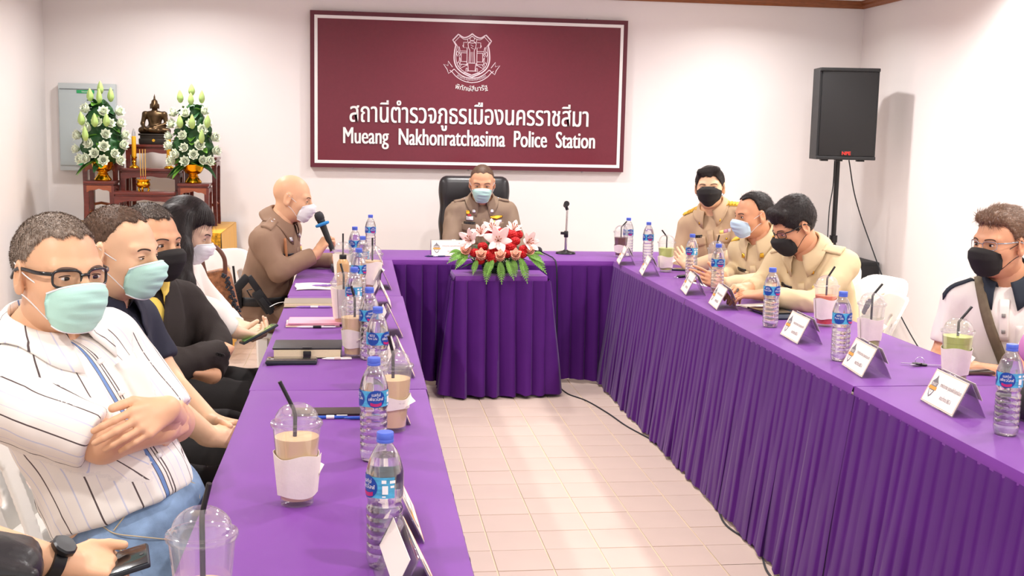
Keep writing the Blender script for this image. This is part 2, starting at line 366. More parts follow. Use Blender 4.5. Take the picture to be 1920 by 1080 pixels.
# ================================================================ tables with purple cloths
TZ = .75
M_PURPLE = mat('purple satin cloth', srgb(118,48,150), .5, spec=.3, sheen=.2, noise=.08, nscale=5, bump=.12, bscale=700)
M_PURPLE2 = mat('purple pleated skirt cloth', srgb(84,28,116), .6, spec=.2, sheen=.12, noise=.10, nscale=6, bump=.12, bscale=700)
M_TLEG = mat('grey table leg metal', srgb(120,120,125), .35, .9); M_TTOP = mat('white laminate', srgb(225,222,215), .4)
def table(label, clabel, x0, x1, y0, y1, skirts, overhang=('x0','x1','y0','y1'), pleat=.062, depth=.0065, zt=TZ, flare=.085, bottom=.014, seed=0, skirt_lim=None):
    r = random.Random(seed)
    cx, cy = (x0+x1)/2, (y0+y1)/2
    t = thing('folding_table', label, 'table', (cx,cy,0), 'tables under purple cloths')
    m = MB(); m.box((cx,cy,zt-.02), (x1-x0-.03, y1-y0-.03, .025), .004); m.build('tabletop', M_TTOP, t, True, True)
    for sx in (x0+.07, x1-.07):
        for sy in (y0+.09, y1-.09):
            m = MB(); m.tube([(sx,sy,zt-.03),(sx,sy,0.0)], .014, 8); m.build('leg', M_TLEG, t, True, True)
    c = thing('tablecloth', clabel, 'tablecloth', (cx,cy,zt), 'purple tablecloths')
    # top sheet, slightly uneven, edges rolled over
    nu, nv = max(4,int((x1-x0)/.06)), max(4,int((y1-y0)/.06)); ph = r.uniform(0,9)
    m = MB()
    def top(u,v):
        x, y = x0+(x1-x0)*u, y0+(y1-y0)*v
        e = min(u,1-u)*(x1-x0); g = min(v,1-v)*(y1-y0); q = min(e,g)
        return (x, y, zt - .004*max(0,1-q/.012)**2 + 0.0006*math.sin(9*x+ph)*math.sin(7*y))
    us = [0,.006,.015]; 
    m.grid(top, nu, nv)
    # hem roll with the stitched scallops
    for (a,b,nx,ny,key) in (((x0,y0),(x1,y0),0,-1,'y0'),((x1,y0),(x1,y1),1,0,'x1'),((x1,y1),(x0,y1),0,1,'y1'),((x0,y1),(x0,y0),-1,0,'x0')):
        L = math.hypot(b[0]-a[0], b[1]-a[1]); n = max(6,int(L/.02)); drop = .045 if key in skirts or key in overhang else .012
        def hem(u,v,a=a,b=b,nx=nx,ny=ny,drop=drop,L=L):
            x, y = a[0]+(b[0]-a[0])*u, a[1]+(b[1]-a[1])*u
            bl = .004*math.sin(pi*v)+.004*v + .0022*abs(math.sin(u*L/.035*pi))*v
            return (x+nx*bl, y+ny*bl, zt-.004-drop*v)
        m.grid(hem, n, 3)
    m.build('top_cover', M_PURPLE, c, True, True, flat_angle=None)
    if skirts:
        SD = {'y0':((x0,y0),(x1,y0),(0,-1)),'x1':((x1,y0),(x1,y1),(1,0)),'y1':((x1,y1),(x0,y1),(0,1)),'x0':((x0,y1),(x0,y0),(-1,0))}
        path = []                                  # one run of cloth round the corners: (point, normal)
        for qi,key in enumerate(skirts):
            a,b_,nn = SD[key]; a, b_ = (skirt_lim or (a,b_)); L = math.hypot(b_[0]-a[0], b_[1]-a[1]); n = int(L/.01); ex = .024
            for i in range(n+1):
                u = (i/n)*(L+2*ex)-ex if len(skirts) == 1 else i/n*L
                path.append((a[0]+(b_[0]-a[0])*u/L, a[1]+(b_[1]-a[1])*u/L, nn[0], nn[1]))
            if qi < len(skirts)-1:
                n2 = SD[skirts[qi+1]][2]
                for i in range(1,5): w_ = unit(np.array(nn)*(1-i/5)+np.array(n2)*i/5); path.append((b_[0],b_[1],w_[0],w_[1]))
        PA = np.array(path); seg = np.hypot(np.diff(PA[:,0]),np.diff(PA[:,1])) + .045*np.hypot(np.diff(PA[:,2]),np.diff(PA[:,3])); cum = np.concatenate([[0],np.cumsum(seg)]); L = cum[-1]
        k = max(3, round(L/pleat)); w = [r.uniform(.78,1.22) for _ in range(k)]; s_ = sum(w); w = [q*L/s_ for q in w]
        prof = []; pos = 0                         # knife pleats: each rises outwards along its width, then folds back under the next
        for q in w:
            d = depth*r.uniform(.45,1.4)
            prof += [(pos+.0*q, .0, d), (pos+.25*q, .48, d), (pos+.55*q, .88, d), (pos+.80*q, 1., d), (pos+.96*q, .60, d)]; pos += q
        nz = 10; v = []; n = len(prof); dr = [r.uniform(-.010,.008) for _ in prof]; sway = [r.uniform(-1,1) for _ in range(k)]
        for j in range(nz+1):
            h = j/nz; z = (zt-.03) + (bottom-(zt-.03))*h
            for i,(sp,o_,d) in enumerate(prof):
                kk = i//5; open_ = .35+.65*h**.8
                off = .006 + o_*d*open_ + flare*h + .006*sway[kk]*h*h + .004*math.sin(5*h+kk*1.7)*h
                s1 = min(L, max(0, sp + .006*sway[(kk+3)%k]*h*h)) if i not in (0,n-1) else (0 if i == 0 else L)
                x, y, nx, ny = [np.interp(s1, cum, PA[:,c_]) for c_ in range(4)]
                v.append((x+nx*off, y+ny*off, z + (dr[i]*.5+dr[kk*5]*.5 if j == nz else 0)))
        f = [[j*n+i, j*n+i+1, (j+1)*n+i+1, (j+1)*n+i] for j in range(nz) for i in range(n-1)]
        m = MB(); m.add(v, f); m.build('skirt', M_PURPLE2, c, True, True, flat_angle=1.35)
    return t
LX0, LX1, RX0, RX1 = -.312, .200, 1.542, 2.085
table('near left table of the meeting row, beside the man in the striped shirt', 'purple cloth on the nearest left table, under the near iced coffee', LX0, LX1, 1.35, 3.412, ('x1',), seed=1)
table('middle left table of the meeting row, beside the dark blazer', 'purple cloth on the middle left table, under the black notebook', LX0-.004, LX1+.003, 3.416, 5.39, ('x1',), seed=2)
table('far left table of the meeting row, before the officer with the microphone', 'purple cloth on the far left table, under the brown bottle', LX0-.01, LX1-.004, 5.394, 6.906, ('x1',), seed=3)
table('long head table in front of the black office chair', 'purple cloth on the head table with wide pleats behind the flowers', LX0-.01, RX1, 6.912, 7.50, ('y0',), pleat=.10, depth=.052, flare=.01, bottom=.025, seed=4, skirt_lim=((LX1+.02,6.912),(RX0-.02,6.912)))
table('near right table of the meeting row at the right edge', 'purple cloth on the nearest right table, under the BIG 6 card and bottle', RX0, RX1, 1.5, 3.406, ('x0',), seed=5)
table('middle right table of the meeting row beside the two empty white chairs', 'purple cloth on the middle right table, under the keys', RX0-.004, RX1, 3.41, 5.324, ('x0',), pleat=.058, depth=.0045, seed=6)
table('far right table of the meeting row beside the seated khaki men', 'purple cloth on the far right table, under the green tea', RX0-.004, RX1, 5.328, 6.906, ('x0',), pleat=.058, depth=.0045, seed=7)
table('small square table carrying the bouquet in front of the head table', 'purple skirted cloth on the small bouquet table, flaring at the hem', .545, 1.075, 6.56, 6.86, ('x0','y0','x1'), pleat=.088, depth=.055, flare=.05, bottom=.02, zt=.70, seed=9)
# ================================================================ smooth-surface engine (signed distance fields -> mesh)
_fl = np.array(_f); _rl = np.array(_r2); _ul = np.array(_u2); _co = np.array([0, 0, CAM_H])
def at(x, y, Y):
    d = _fl + (x-960)/FPX*_rl - (y-540)/FPX*_ul
    return _co + d*(Y/d[1])
def RC(a, b, ra, rb, k=.02, op='u'):
    a, b = np.asarray(a,float), np.asarray(b,float); ab = b-a; L2 = max(1e-9, ab@ab); r = max(ra,rb)
    def f(P):
        t = np.clip(((P-a)@ab)/L2, 0, 1); return np.sqrt((((P-a)-t[...,None]*ab)**2).sum(-1)) - (ra+(rb-ra)*t)
    return (f, np.minimum(a,b)-r, np.maximum(a,b)+r, k, op)
def EL(c, r, R=None, k=.02, op='u'):
    c = np.asarray(c,float); r = np.asarray(r,float); R = np.eye(3) if R is None else R; m = r.max()
    def f(P):
        q = (P-c)@R; k0 = np.sqrt(((q/r)**2).sum(-1)); k1 = np.sqrt(((q/(r*r))**2).sum(-1))+1e-9; return k0*(k0-1)/k1
    return (f, c-m, c+m, k, op)
def CUTP(prim, c, ax):
    f,lo,hi,k,op = prim; c = np.asarray(c,float); ax = unit(ax)
    return (lambda P: np.maximum(f(P), (P-c)@ax), lo, hi, k, op)
def HS(p, n, k=.004, op='i'):
    p = np.asarray(p,float); n = unit(n)
    return (lambda P: (P-p)@n, None, None, k, op)
def FN(f, k=.004, op='i'): return (f, None, None, k, op)
def comb(D, d, k, op):
    if op == 'u':
        h = np.clip(.5+.5*(d-D)/k, 0, 1); return d+(D-d)*h - k*h*(1-h)
    if op == 's': d = -d
    h = np.clip(.5-.5*(d-D)/k, 0, 1); return d+(D-d)*h + k*h*(1-h)
def ev(prims, P):
    P = np.asarray(P,float); D = np.full(P.shape[:-1], 1e3)
    for f,lo,hi,k,op in prims: D = comb(D, f(P), k, op)
    return D
def grad(prims, P, e=.002):
    P = np.asarray(P,float); g = np.stack([ev(prims, P+np.eye(3)[i]*e)-ev(prims, P-np.eye(3)[i]*e) for i in range(3)], -1)
    return g/(np.linalg.norm(g, axis=-1, keepdims=True)+1e-12)
_CO = np.array([[i>>2&1, i>>1&1, i&1] for i in range(8)]); _ED = [(a,b) for a in range(8) for b in range(a+1,8) if bin(a^b).count('1') == 1]
def surf(prims, h, lo=None, hi=None):
    us = [p for p in prims if p[4] == 'u']
    if lo is None:
        lo = np.min([p[1] for p in us],0) - 3*h; hi = np.max([p[2] for p in us],0) + 3*h
    n = np.ceil((hi-lo)/h).astype(int)+1; ax = [lo[i]+h*np.arange(n[i]) for i in range(3)]
    D = np.full(n, 1e3, np.float32)
    for f,l,u,k,op in prims:
        if l is None: s0, s1 = np.zeros(3,int), n
        else:
            s0 = np.clip(np.floor((l-k-3*h-lo)/h).astype(int), 0, n-1); s1 = np.clip(np.ceil((u+k+3*h-lo)/h).astype(int)+1, 1, n)
        if (s1-s0 <= 0).any(): continue
        sl = tuple(slice(a,b) for a,b in zip(s0,s1))
        if l is None:
            msk = D < 4*h
            if not msk.any(): continue
            ii = np.argwhere(msk); P = lo + h*ii; D[msk] = comb(D[msk], f(P), k, op)
        else:
            P = np.stack(np.meshgrid(*[ax[i][sl[i]] for i in range(3)], indexing='ij'), -1)
            D[sl] = comb(D[sl], f(P), k, op)
    s = D < 0
    m = n-1; act = np.zeros(m, bool); a0 = s[:-1,:-1,:-1]
    for c in _CO[1:]: act |= s[c[0]:c[0]+m[0], c[1]:c[1]+m[1], c[2]:c[2]+m[2]] != a0
    I = np.argwhere(act)
    if len(I) == 0: return np.zeros((0,3)), []
    val = np.stack([D[I[:,0]+c[0], I[:,1]+c[1], I[:,2]+c[2]] for c in _CO], 1).astype(np.float64)
    acc = np.zeros((len(I),3)); cnt = np.zeros(len(I))
    for a,b in _ED:
        x = (val[:,a] < 0) != (val[:,b] < 0); va, vb = np.clip(val[:,a],-.1,.1), np.clip(val[:,b],-.1,.1)
        t = np.where(x, va/np.where(x, va-vb, 1), 0); acc += x[:,None]*(_CO[a]+(_CO[b]-_CO[a])*t[:,None]); cnt += x
    V = lo + h*(I + acc/cnt[:,None]); idx = np.full(m, -1, np.int64); idx[tuple(I.T)] = np.arange(len(I)); F = []
    for ax_ in range(3):
        o = [q for q in range(3) if q != ax_]
        sa = [slice(1,-1)]*3; sb = [slice(1,-1)]*3; sa[ax_] = slice(0,-1); sb[ax_] = slice(1,None)
        A, B = s[tuple(sa)], s[tuple(sb)]; E_ = np.argwhere(A != B)
        if len(E_) == 0: continue
        inside = A[tuple(E_.T)]; base = E_.copy(); base[:,o[0]] += 1; base[:,o[1]] += 1
        q = []
        for d0,d1 in ((-1,-1),(0,-1),(0,0),(-1,0)):
            c = base.copy(); c[:,o[0]] += d0; c[:,o[1]] += d1; q.append(idx[tuple(c.T)])
        q = np.stack(q, 1); fl = inside if ax_ != 1 else ~inside
        q = np.where(fl[:,None], q, q[:,::-1]); F.append(q[(q >= 0).all(1)])
    F = np.concatenate(F) if F else np.zeros((0,4),int)
    return V, F
def vnormals(V, F):
    N = np.zeros_like(V); F = np.asarray(F); n = np.cross(V[F[:,2]]-V[F[:,0]], V[F[:,3]]-V[F[:,1]])
    for i in range(4): np.add.at(N, F[:,i], n)
    return N/(np.linalg.norm(N,axis=1,keepdims=True)+1e-12)
def vnoise(P, seed=0):
    P = np.asarray(P,float)+1000.; i = np.floor(P).astype(np.int64); f = P-i; f = f*f*(3-2*f); out = 0
    for c in _CO:
        j = i+c; h = (j[...,0]*374761393 + j[...,1]*668265263 + j[...,2]*2147483647 + seed*974711) & 0xffffffff
        h = ((h ^ (h>>13))*1274126177) & 0xffffffff; h = (h ^ (h>>16)) & 0xffff
        w = np.prod(np.where(c, f, 1-f), -1); out = out + w*(h/65535.)
    return out*2-1
def wrinkle(V, F, amp=.004, fr=9., R=None, seed=0, st=(1,1,.35)):
    N = vnormals(V,F); Q = (V if R is None else V@R)*np.array(st)*fr
    w = Q + .6*np.stack([vnoise(Q*.7+7,seed+5),vnoise(Q*.7+17,seed+6),vnoise(Q*.7+27,seed+7)],-1)
    n = (1-np.abs(vnoise(w,seed))*2)*.6+.4*(1-2*np.abs(vnoise(w*1.9+3,seed+4))); n2 = vnoise(Q*2.3,seed+2)
    return V + N*(amp*(.7*n+.3*n2-.2))[:,None]
def smooth_mesh(V, F, it=2, lam=.5):
    F = np.asarray(F)
    for _ in range(it):
        S = np.zeros_like(V); C = np.zeros(len(V))
        for a,b in ((0,1),(1,2),(2,3),(3,0)):
            np.add.at(S, F[:,a], V[F[:,b]]); np.add.at(S, F[:,b], V[F[:,a]]); np.add.at(C, F[:,a], 1); np.add.at(C, F[:,b], 1)
        V = V + lam*(S/np.maximum(C,1)[:,None]-V)
    return V
def jmesh(parts):
    V = []; F = []; b = 0
    for v,f in parts:
        if len(v) == 0: continue
        V.append(v); F.append(np.asarray(f)+b); b += len(v)
    return np.concatenate(V), np.concatenate(F)
def trace(prims, P0, D, n=40, tol=.0006):
    P = np.array(P0,float); D = unit(D)
    for _ in range(n):
        d = ev(prims, P); P = P + D*np.clip(d,-.02,.05)[...,None]*.85
        if np.abs(d).max() < tol: break
    return P
def push_out(prims, P, gap=.004, it=4):
    P = np.array(P,float)
    for _ in range(it):
        d = ev(prims,P); b = d < gap
        if not b.any(): break
        P[b] += grad(prims,P[b])*(gap-d[b])[:,None]
    return P
def frame_from(fwd, up=(0,0,1), roll=0.):
    f = unit(fwd); r = unit(np.cross(f, up)); u = np.cross(r, f)
    if roll: r, u = r*math.cos(roll)+u*math.sin(roll), -r*math.sin(roll)+u*math.cos(roll)
    return np.stack([r, f, u], 1)       # columns: right, forward, up

# ---------------------------------------------------------------- hands
FING = [(.030,.088,.042,.025,.021,.0088), (.0095,.092,.046,.028,.022,.0090), (-.0105,.087,.042,.026,.021,.0086), (-.0285,.077,.033,.020,.019,.0076)]
def hand_prims(w, d, n, s, curl=(.5,.5,.5,.5), thumb=None, sc=1., spread=.06, tcurl=.3):
    """w wrist, d towards the knuckles, n out of the palm, s towards the thumb"""
    w = np.asarray(w,float); d = unit(d); n = np.asarray(n,float); n = unit(n-d*(n@d)); s0 = np.asarray(s,float); s = unit(s0-d*(s0@d)-n*(s0@n))
    pr = [RC(w-d*.01, w+d*.03*sc, .024*sc, .024*sc, .012)]
    for off,kd,_,_,_,r in FING: pr.append(RC(w+s*off*.55*sc+d*.012*sc, w+d*kd*sc+s*off*sc-n*.003*sc, .0155*sc, .0115*sc, .010))
    pr.append(RC(w+d*.02*sc+s*.012*sc+n*.004*sc, w+d*.05*sc+s*.022*sc+n*.006*sc, .018*sc, .014*sc, .012))
    for (off,kd,l1,l2,l3,r),c in zip(FING,curl):
        p = w+d*kd*sc+s*off*sc-n*.003*sc; c3 = c if hasattr(c,'__len__') else (c*.75,c*1.0,c*.6); a = 0.; dd = unit(d+s*off*spread/.03)
        for j,(L,cc) in enumerate(zip((l1,l2,l3),c3)):
            a += cc; v = math.cos(a)*dd+math.sin(a)*n; q = p+v*L*sc; pr.append(RC(p,q,r*sc*(1-.07*j),r*sc*(.93-.08*j),.0028)); p = q
    td = unit(thumb) if thumb is not None else unit(d*.75+s*.62+n*.25)
    p = w+d*.022*sc+s*.024*sc+n*.006*sc; q = p+unit(td*.7+s*.3)*.044*sc; pr.append(RC(p,q,.0155*sc,.0118*sc,.008)); p = q
    for j,L in enumerate((.031,.026)):
        td = unit(td + (d*.4-s*.9+n*.2)*tcurl*.5); q = p+td*L*sc; pr.append(RC(p,q,(.0112-.0006*j)*sc,(.0102-.0012*j)*sc,.003)); p = q
    return pr

# ---------------------------------------------------------------- people
SKINS = {}
def skin(name, col):
    if name not in SKINS: SKINS[name] = mat('skin '+name, col, .42, spec=.4, sub=.12, noise=.06, nscale=14, bump=.05, bscale=420)
    return SKINS[name]
M_EYEW = mat('eye white', srgb(232,222,216), .25); M_IRIS = mat('dark brown iris', srgb(38,24,18), .12); M_BROW = mat('eyebrow hair', srgb(74,56,46), .8)
M_STRAP = mat('white ear loop', srgb(240,240,240), .6); M_STRAPB = mat('black ear loop', srgb(28,27,28), .6)
M_LENS = clear_mat('spectacle lens', (.99,.99,.99,1), .03)
def hair_mat(name, col, grey=0.):
    if name in MATS: return MATS[name]
    m_ = mat(name, col, .5, spec=.35, noise=.35, nscale=150, bump=.5, bscale=300, stretch=(1,1,.4)); nt = m_.node_tree
    if grey:
        b = nt.nodes['Principled BSDF']; src = b.inputs['Base Color'].links[0].from_socket
        n = nt.nodes.new('ShaderNodeTexNoise'); n.inputs['Scale'].default_value = 220; n.inputs['Detail'].default_value = 5
        mp = [q for q in nt.nodes if q.type == 'MAPPING'][0]; nt.links.new(mp.outputs[0], n.inputs['Vector'])
        rp = nt.nodes.new('ShaderNodeValToRGB'); rp.color_ramp.elements[0].position = .62-.35*grey; rp.color_ramp.elements[1].position = .8-.3*grey
        mx = nt.nodes.new('ShaderNodeMixRGB'); mx.inputs[2].default_value = srgb(176,160,146); nt.links.new(n.outputs['Fac'], rp.inputs[0])
        nt.links.new(rp.outputs[0], mx.inputs[0]); nt.links.new(src, mx.inputs[1]); nt.links.new(mx.outputs[0], b.inputs['Base Color'])
    return m_
def blades(V, N, R, comb_dir, n, L, w=.0011, seed=0, lift=.35, jit=.35):
    """short hair blades rooted on a surface, combed along comb_dir (head frame)"""
    r = np.random.default_rng(seed); k = r.integers(0, len(V), n); p = V[k]; nn = N[k]
    c = (R@np.array(comb_dir,float))[None] + jit*r.normal(size=(n,3)); c = c-nn*(c*nn).sum(1,keepdims=True); c /= np.linalg.norm(c,axis=1,keepdims=True)+1e-9
    d = c+nn*(lift*r.uniform(.5,1.5,(n,1))); d /= np.linalg.norm(d,axis=1,keepdims=True)
    s = np.cross(d,nn); s /= np.linalg.norm(s,axis=1,keepdims=True)+1e-9; l = L*r.uniform(.5,1.3,(n,1))
    a = p-nn*.001-s*w; b = p-nn*.001+s*w; m1 = p+d*l*.55-s*w*.7; m2 = p+d*l*.55+s*w*.7; t = p+d*l-nn*(l*lift*.35)
    VV = np.stack([a,b,m2,m1,t],1).reshape(-1,3); i = np.arange(n)*5
    F4 = np.stack([i,i+1,i+2,i+3],1).tolist(); F3 = np.stack([i+3,i+2,i+4],1).tolist()
    return VV, F4+F3
class Person: pass
def neck_hole(p, n, c, ax, r):
    def f(Q):
        d = Q-c; t = d@ax; rad = np.sqrt(((d-t[...,None]*ax)**2).sum(-1)); return np.maximum((p-Q)@n, rad-r)
    return FN(f, .008, 's')
def person(label, base, face, head, look, pitch=0., roll=0., lean=.03, side=0., chest_dir=None, arms=None, skin_c=None, size=1., fat=1., hres=.0042,
           shirt=None, sleeve='long', trousers=None, hair='short', hair_m=None, mask='surgical', mask_m=None, strap=None, eyes=True, brow_m=None, neck_z=None,
           legs=None, belly=1., sleeve_m=None, vneck=.02, collar=True, collar_m=None, shirt_amp=.009, knee=None, shoes=True, open_neck=True, seat=.45, sleeve_end=.55, hands_h=.0036, hair_n=1500, hair_L=.012, shw=1., head_sc=1., shirt_h=.0085, under=None, hem=None, waist=None):
    P = Person(); up = np.array([0,0,1.]); fw = unit((face[0],face[1],0)); rg = np.cross(fw,up)
    base = np.array([base[0],base[1],0.]); root = thing('person', label, 'person', tuple(base)); P.root = root
    pel = base + up*(seat+.085); hc = np.asarray(head,float); hs = head_sc*size
    HR = frame_from((look[0],look[1],-math.tan(pitch)), roll=roll); P.HR = HR; P.hc = hc
    H = lambda x,y,z: hc + HR@(np.array([x,y,z])*hs)
    nk = pel + up*(.50*size) + fw*lean + rg*side
    nk = H(0,-.022,-.065) - up*.072*size - fw*.030
    cd = unit((chest_dir[0],chest_dir[1],0)) if chest_dir is not None else fw
    tu = unit(nk-pel); tr = unit(np.cross(cd,tu)); tf = np.cross(tu,tr); TR = np.stack([tr,tf,tu],1); P.TR = TR; P.nk = nk; P.pel = pel
    T = lambda x,y,z: nk + TR@np.array([x,y,z]); P.T = T
    prr = unit(rg*.6+tr*.4); PR = np.stack([prr,np.cross(tu,prr),tu],1)
    sw = .178*size*shw; sh = {1: T(sw,-.005,-.066), -1: T(-sw,-.005,-.066)}; P.sh = sh
    L = np.linalg.norm(nk-pel)
    def torso(g):      # g: extra thickness
        f_ = fat; return [EL(pel+up*.02, (.175*f_+g,.135*f_+g,.125+g), PR, .05), EL(pel+tu*L*.30+tf*.012*belly, (.152*f_+g,(.118*f_*belly+g),.16+g), PR, .06),
            EL(pel+tu*L*.64+tf*.012, (.162*f_*shw+g,.112*f_+g,.175+g), TR, .06), RC(sh[1]-tr*.03,sh[-1]+tr*.03,.055+g*.7,.055+g*.7,.05),
            RC(T(.02,-.015,.005),sh[1]-tr*.03,.048+g*.5,.052+g*.6,.05), RC(T(-.02,-.015,.005),sh[-1]+tr*.03,.048+g*.5,.052+g*.6,.05)]
    # ---- head
    hp = [EL(H(0,-.012,.034), np.array((.0765,.094,.085))*hs, HR, .03), EL(H(0,.018,-.012), np.array((.066,.070,.090))*hs, HR, .03), EL(H(0,.020,-.060), np.array((.058,.062,.052))*hs, HR, .03),
          EL(H(0,.064,-.092), np.array((.026,.022,.020))*hs, HR, .025)]
    for s in (1,-1):
        hp += [EL(H(s*.044,.046,-.022), np.array((.024,.030,.026))*hs, HR, .02), RC(H(s*.046,.068,.023),H(s*.012,.083,.021),.0105*hs,.0105*hs,.016)]
    for s in (1,-1): hp.append(EL(H(s*.0325,.100,.003), np.array((.021,.0165,.012))*hs, HR, .014, 's'))
    hp += [RC(H(0,.083,.016),H(0,.108,-.026),.0085*hs,.0125*hs,.012), EL(H(.012,.100,-.030), np.array((.011,.012,.009))*hs, HR, .008), EL(H(-.012,.100,-.030), np.array((.011,.012,.009))*hs, HR, .008)]
    for s in (1,-1):
        hp.append(EL(H(s*.0325,.0705,.003), np.array((.0185,.0146,.0125))*hs, HR, .006))
        ER = HR@rotx(-.12)@rotz(s*-.35)
        hp += [EL(H(s*.0805,-.014,-.002), np.array((.0085,.021,.036))*hs, ER, .006), EL(H(s*.079,-.008,-.026), np.array((.007,.010,.013))*hs, ER, .006)]
        hp.append(EL(H(s*.0875,-.008,.002), np.array((.0062,.0105,.0195))*hs, ER, .004, 's'))
    nka = H(0,-.022,-.065); P.nka = nka; neckp = [RC(nka, T(0,-.012,-.01), .057*size, .062*size, .03), RC(T(0,-.01,-.01),T(0,.0,-.08),.07,.08,.03)]
    P.head_prims = hp; P.H = H; P.hs = hs
    meshes = [surf(hp+neckp[:1]+[HS(T(0,0,-.03), -tu)], hres)]
    # ---- arms
    limbs = []; slv = []; P.wr = {}
    arms = arms or {}
    for s in (1,-1):
        A = arms.get(s)
        if A is None: continue
        e, w = np.asarray(A['e'],float), np.asarray(A['w'],float); P.wr[s] = w
        up_ = RC(sh[s], e, .050*size, .041*size, .03); fo = RC(e, w, .0415*size, .0265*size, .02); limbs += [up_,fo]
        if A.get('hand', True) is not False:
            h = A.get('hand') or {}; d = h.get('d', w-e); pr = hand_prims(w, d, h.get('n', (0,0,-1)), h.get('s', fw), h.get('curl', (.5,.55,.6,.65)), h.get('thumb'), h.get('sc',.98*size), tcurl=h.get('tcurl',.3), spread=h.get('spread',.06))
            lo_cut = e if sleeve != 'long' else e+(w-e)*.6
            meshes.append(surf([RC(lo_cut if sleeve == 'long' else e, w, .034*size if sleeve == 'long' else .0415*size, .0262*size, .02)] + ([RC(e+(sh[s]-e)*.35,e,.044*size,.041*size,.02)] if sleeve != 'long' else []) + pr, A.get('h', hands_h)))
        if sleeve == 'long':
            ax = unit(w-e); slv += [RC(sh[s],e,.064*size,.054*size,.03), CUTP(RC(e,w+ax*.02,.054*size,.039*size,.025), w-ax*.012, ax)]
        else:
            ax = unit(e-sh[s]); c = sh[s]+(e-sh[s])*sleeve_end+ax*.03; slv += [CUTP(RC(sh[s]-tu*.008,c+ax*.04,.062*size,.062*size,.03), c, ax)]
    # ---- legs
    lg = []; kn = {}
    for s in (1,-1):
        hip = pel + rg*(.085*s) - up*.02
        k_ = np.asarray(knee[s],float) if knee else pel + fw*.43 + rg*(.13*s) - up*.035; kn[s] = k_
        an = k_ + fw*.01 - up*(k_[2]-.09); lg.append((hip,k_,an))
    bp = [p for p in torso(-.014)] + limbs + [q for h_,k_,a_ in lg for q in (RC(h_,k_,.070,.050,.03), RC(k_,a_,.046,.032,.02))]
    V0, F0 = surf(bp+neckp, .018); meshes.append((V0,F0))
    V, F = jmesh(meshes); P.body = mesh_obj('body', V, F.tolist(), skin_c, root, True, True)
    # ---- trousers and shoes
    if trousers:
        tp = [EL(pel+up*.015, (.182*fat,.142*fat,.118), PR, .04)] + [q for h_,k_,a_ in lg for q in (RC(h_,k_,.098*fat,.072,.04), RC(k_,a_,.070,.058,.04))]
        tp += ([EL(pel+up*.09,(.166*fat,.128*fat,.12),PR,.04), HS(pel+up*waist, up)] if waist else [HS(pel+up*.10, up)]) + [HS(np.array([0,0,.05]), -up)]
        v,f = surf(tp, .013); P.trouser_prims = tp; v = smooth_mesh(v,f,2); v = wrinkle(v,f,.012,9,seed=3); mesh_obj('trousers', v, f.tolist(), trousers, root, True, True)
    if shoes:
        for h_,k_,a_ in lg:
            c = a_*np.array([1,1,0]); v,f = surf([RC(c+up*.045-fw*.03,c+up*.04+fw*.12,.042,.036,.02), RC(c+up*.07-fw*.02,c+up*.09-fw*.02,.04,.038,.02), HS((0,0,.003),(0,0,-1),.002)], .010)
            mesh_obj('shoe', v, f.tolist(), M_SHOE, root, True, True)
    # ---- shirt
    if shirt:
        g = .014; sp = torso(g) + slv
        P.solid = list(sp)
        nrm = unit(unit(nka-nk)*.5+tu*.5+tf*.26); sp.append(neck_hole(nk+(nka-nk)*.26, nrm, nk, unit(nka-nk), .11*size))
        if under: sp.append(RC(T(0,.15,.03),T(0,.17,-.36),.082,.018,.01,'s'))
        elif open_neck: sp.append(RC(T(0,.13,.02),T(0,.165,-.075*vneck/.02),.036,.006,.01,'s'))
        sp.append(HS(pel+up*(-.015 if hem is None else hem), -up if hem is None else -up+fw*.42))
        P.shirt_prims = sp
        v,f = surf(sp, shirt_h); v = smooth_mesh(v,f,2); v = wrinkle(v,f,shirt_amp,10,TR,seed=len(label),st=(1,1,.5)); P.shirt = mesh_obj('shirt', v, f.tolist(), shirt, root, True, True); P.shirt_v = v
        if collar:
            add_collar(P, collar_m or shirt, nrm)
    if under:
        up_p = torso(.004) + [neck_hole(nk+(nka-nk)*.22, unit(unit(nka-nk)*.5+tu*.5+tf*.26), nk, unit(nka-nk), .11), HS(T(0,0,-.42), -tu), RC(T(0,.13,.02),T(0,.15,-.06),.030,.006,.01,'s')]
        v,f = surf(up_p, .009); mesh_obj('inner_shirt', v, f.tolist(), under, root, True, True); sv = P.shirt_prims; P.shirt_prims = up_p; add_collar(P, under, unit(tu+tf*.42)); P.shirt_prims = sv
    # ---- face
    if eyes:
        for s in (1,-1):
            op = .62 if eyes == 'down' else 1.
            m_ = MB(); N_ = 14
            def ball(u,v_,s=s,r=(.0156,.0163,.0074*op),c=(.0325,.0705,.0028 if op == 1 else .0000)):
                a, b = 2*pi*u, pi*(v_-.5); return H(s*c[0]+r[0]*math.cos(b)*math.sin(a), c[1]+r[1]*math.cos(b)*math.cos(a), c[2]+r[2]*math.sin(b))
            m_.grid(ball, N_*2, N_); ey = m_.build('eye', M_EYEW, root, True, True, None)
            m_ = MB(); m_.grid(lambda u,v_: (lambda a,b: H(s*.0325+.0159*math.cos(b)*math.sin(a), .0705+.0167*math.cos(b)*math.cos(a), (.0028 if op == 1 else 0)+.0076*op*math.sin(b)))(.40*v_*math.cos(2*pi*u)-s*.05, (1.15 if op == 1 else 1.3)*v_*math.sin(2*pi*u)), 18, 4); m_.build('iris', M_IRIS, ey, True, True, None)
            m_ = MB(); pts = [H(s*(.0325-.0150*math.cos(t)), .0705+.0152*math.cos((t-pi/2)*.85), .0030*op+.0060*op*math.sin(t)) for t in np.linspace(.05,pi-.02,11)]
            m_.tube(pts, [.0006]+[.0013]*9+[.0006], 5); m_.build('eyelash', M_BROW, root, True, True)
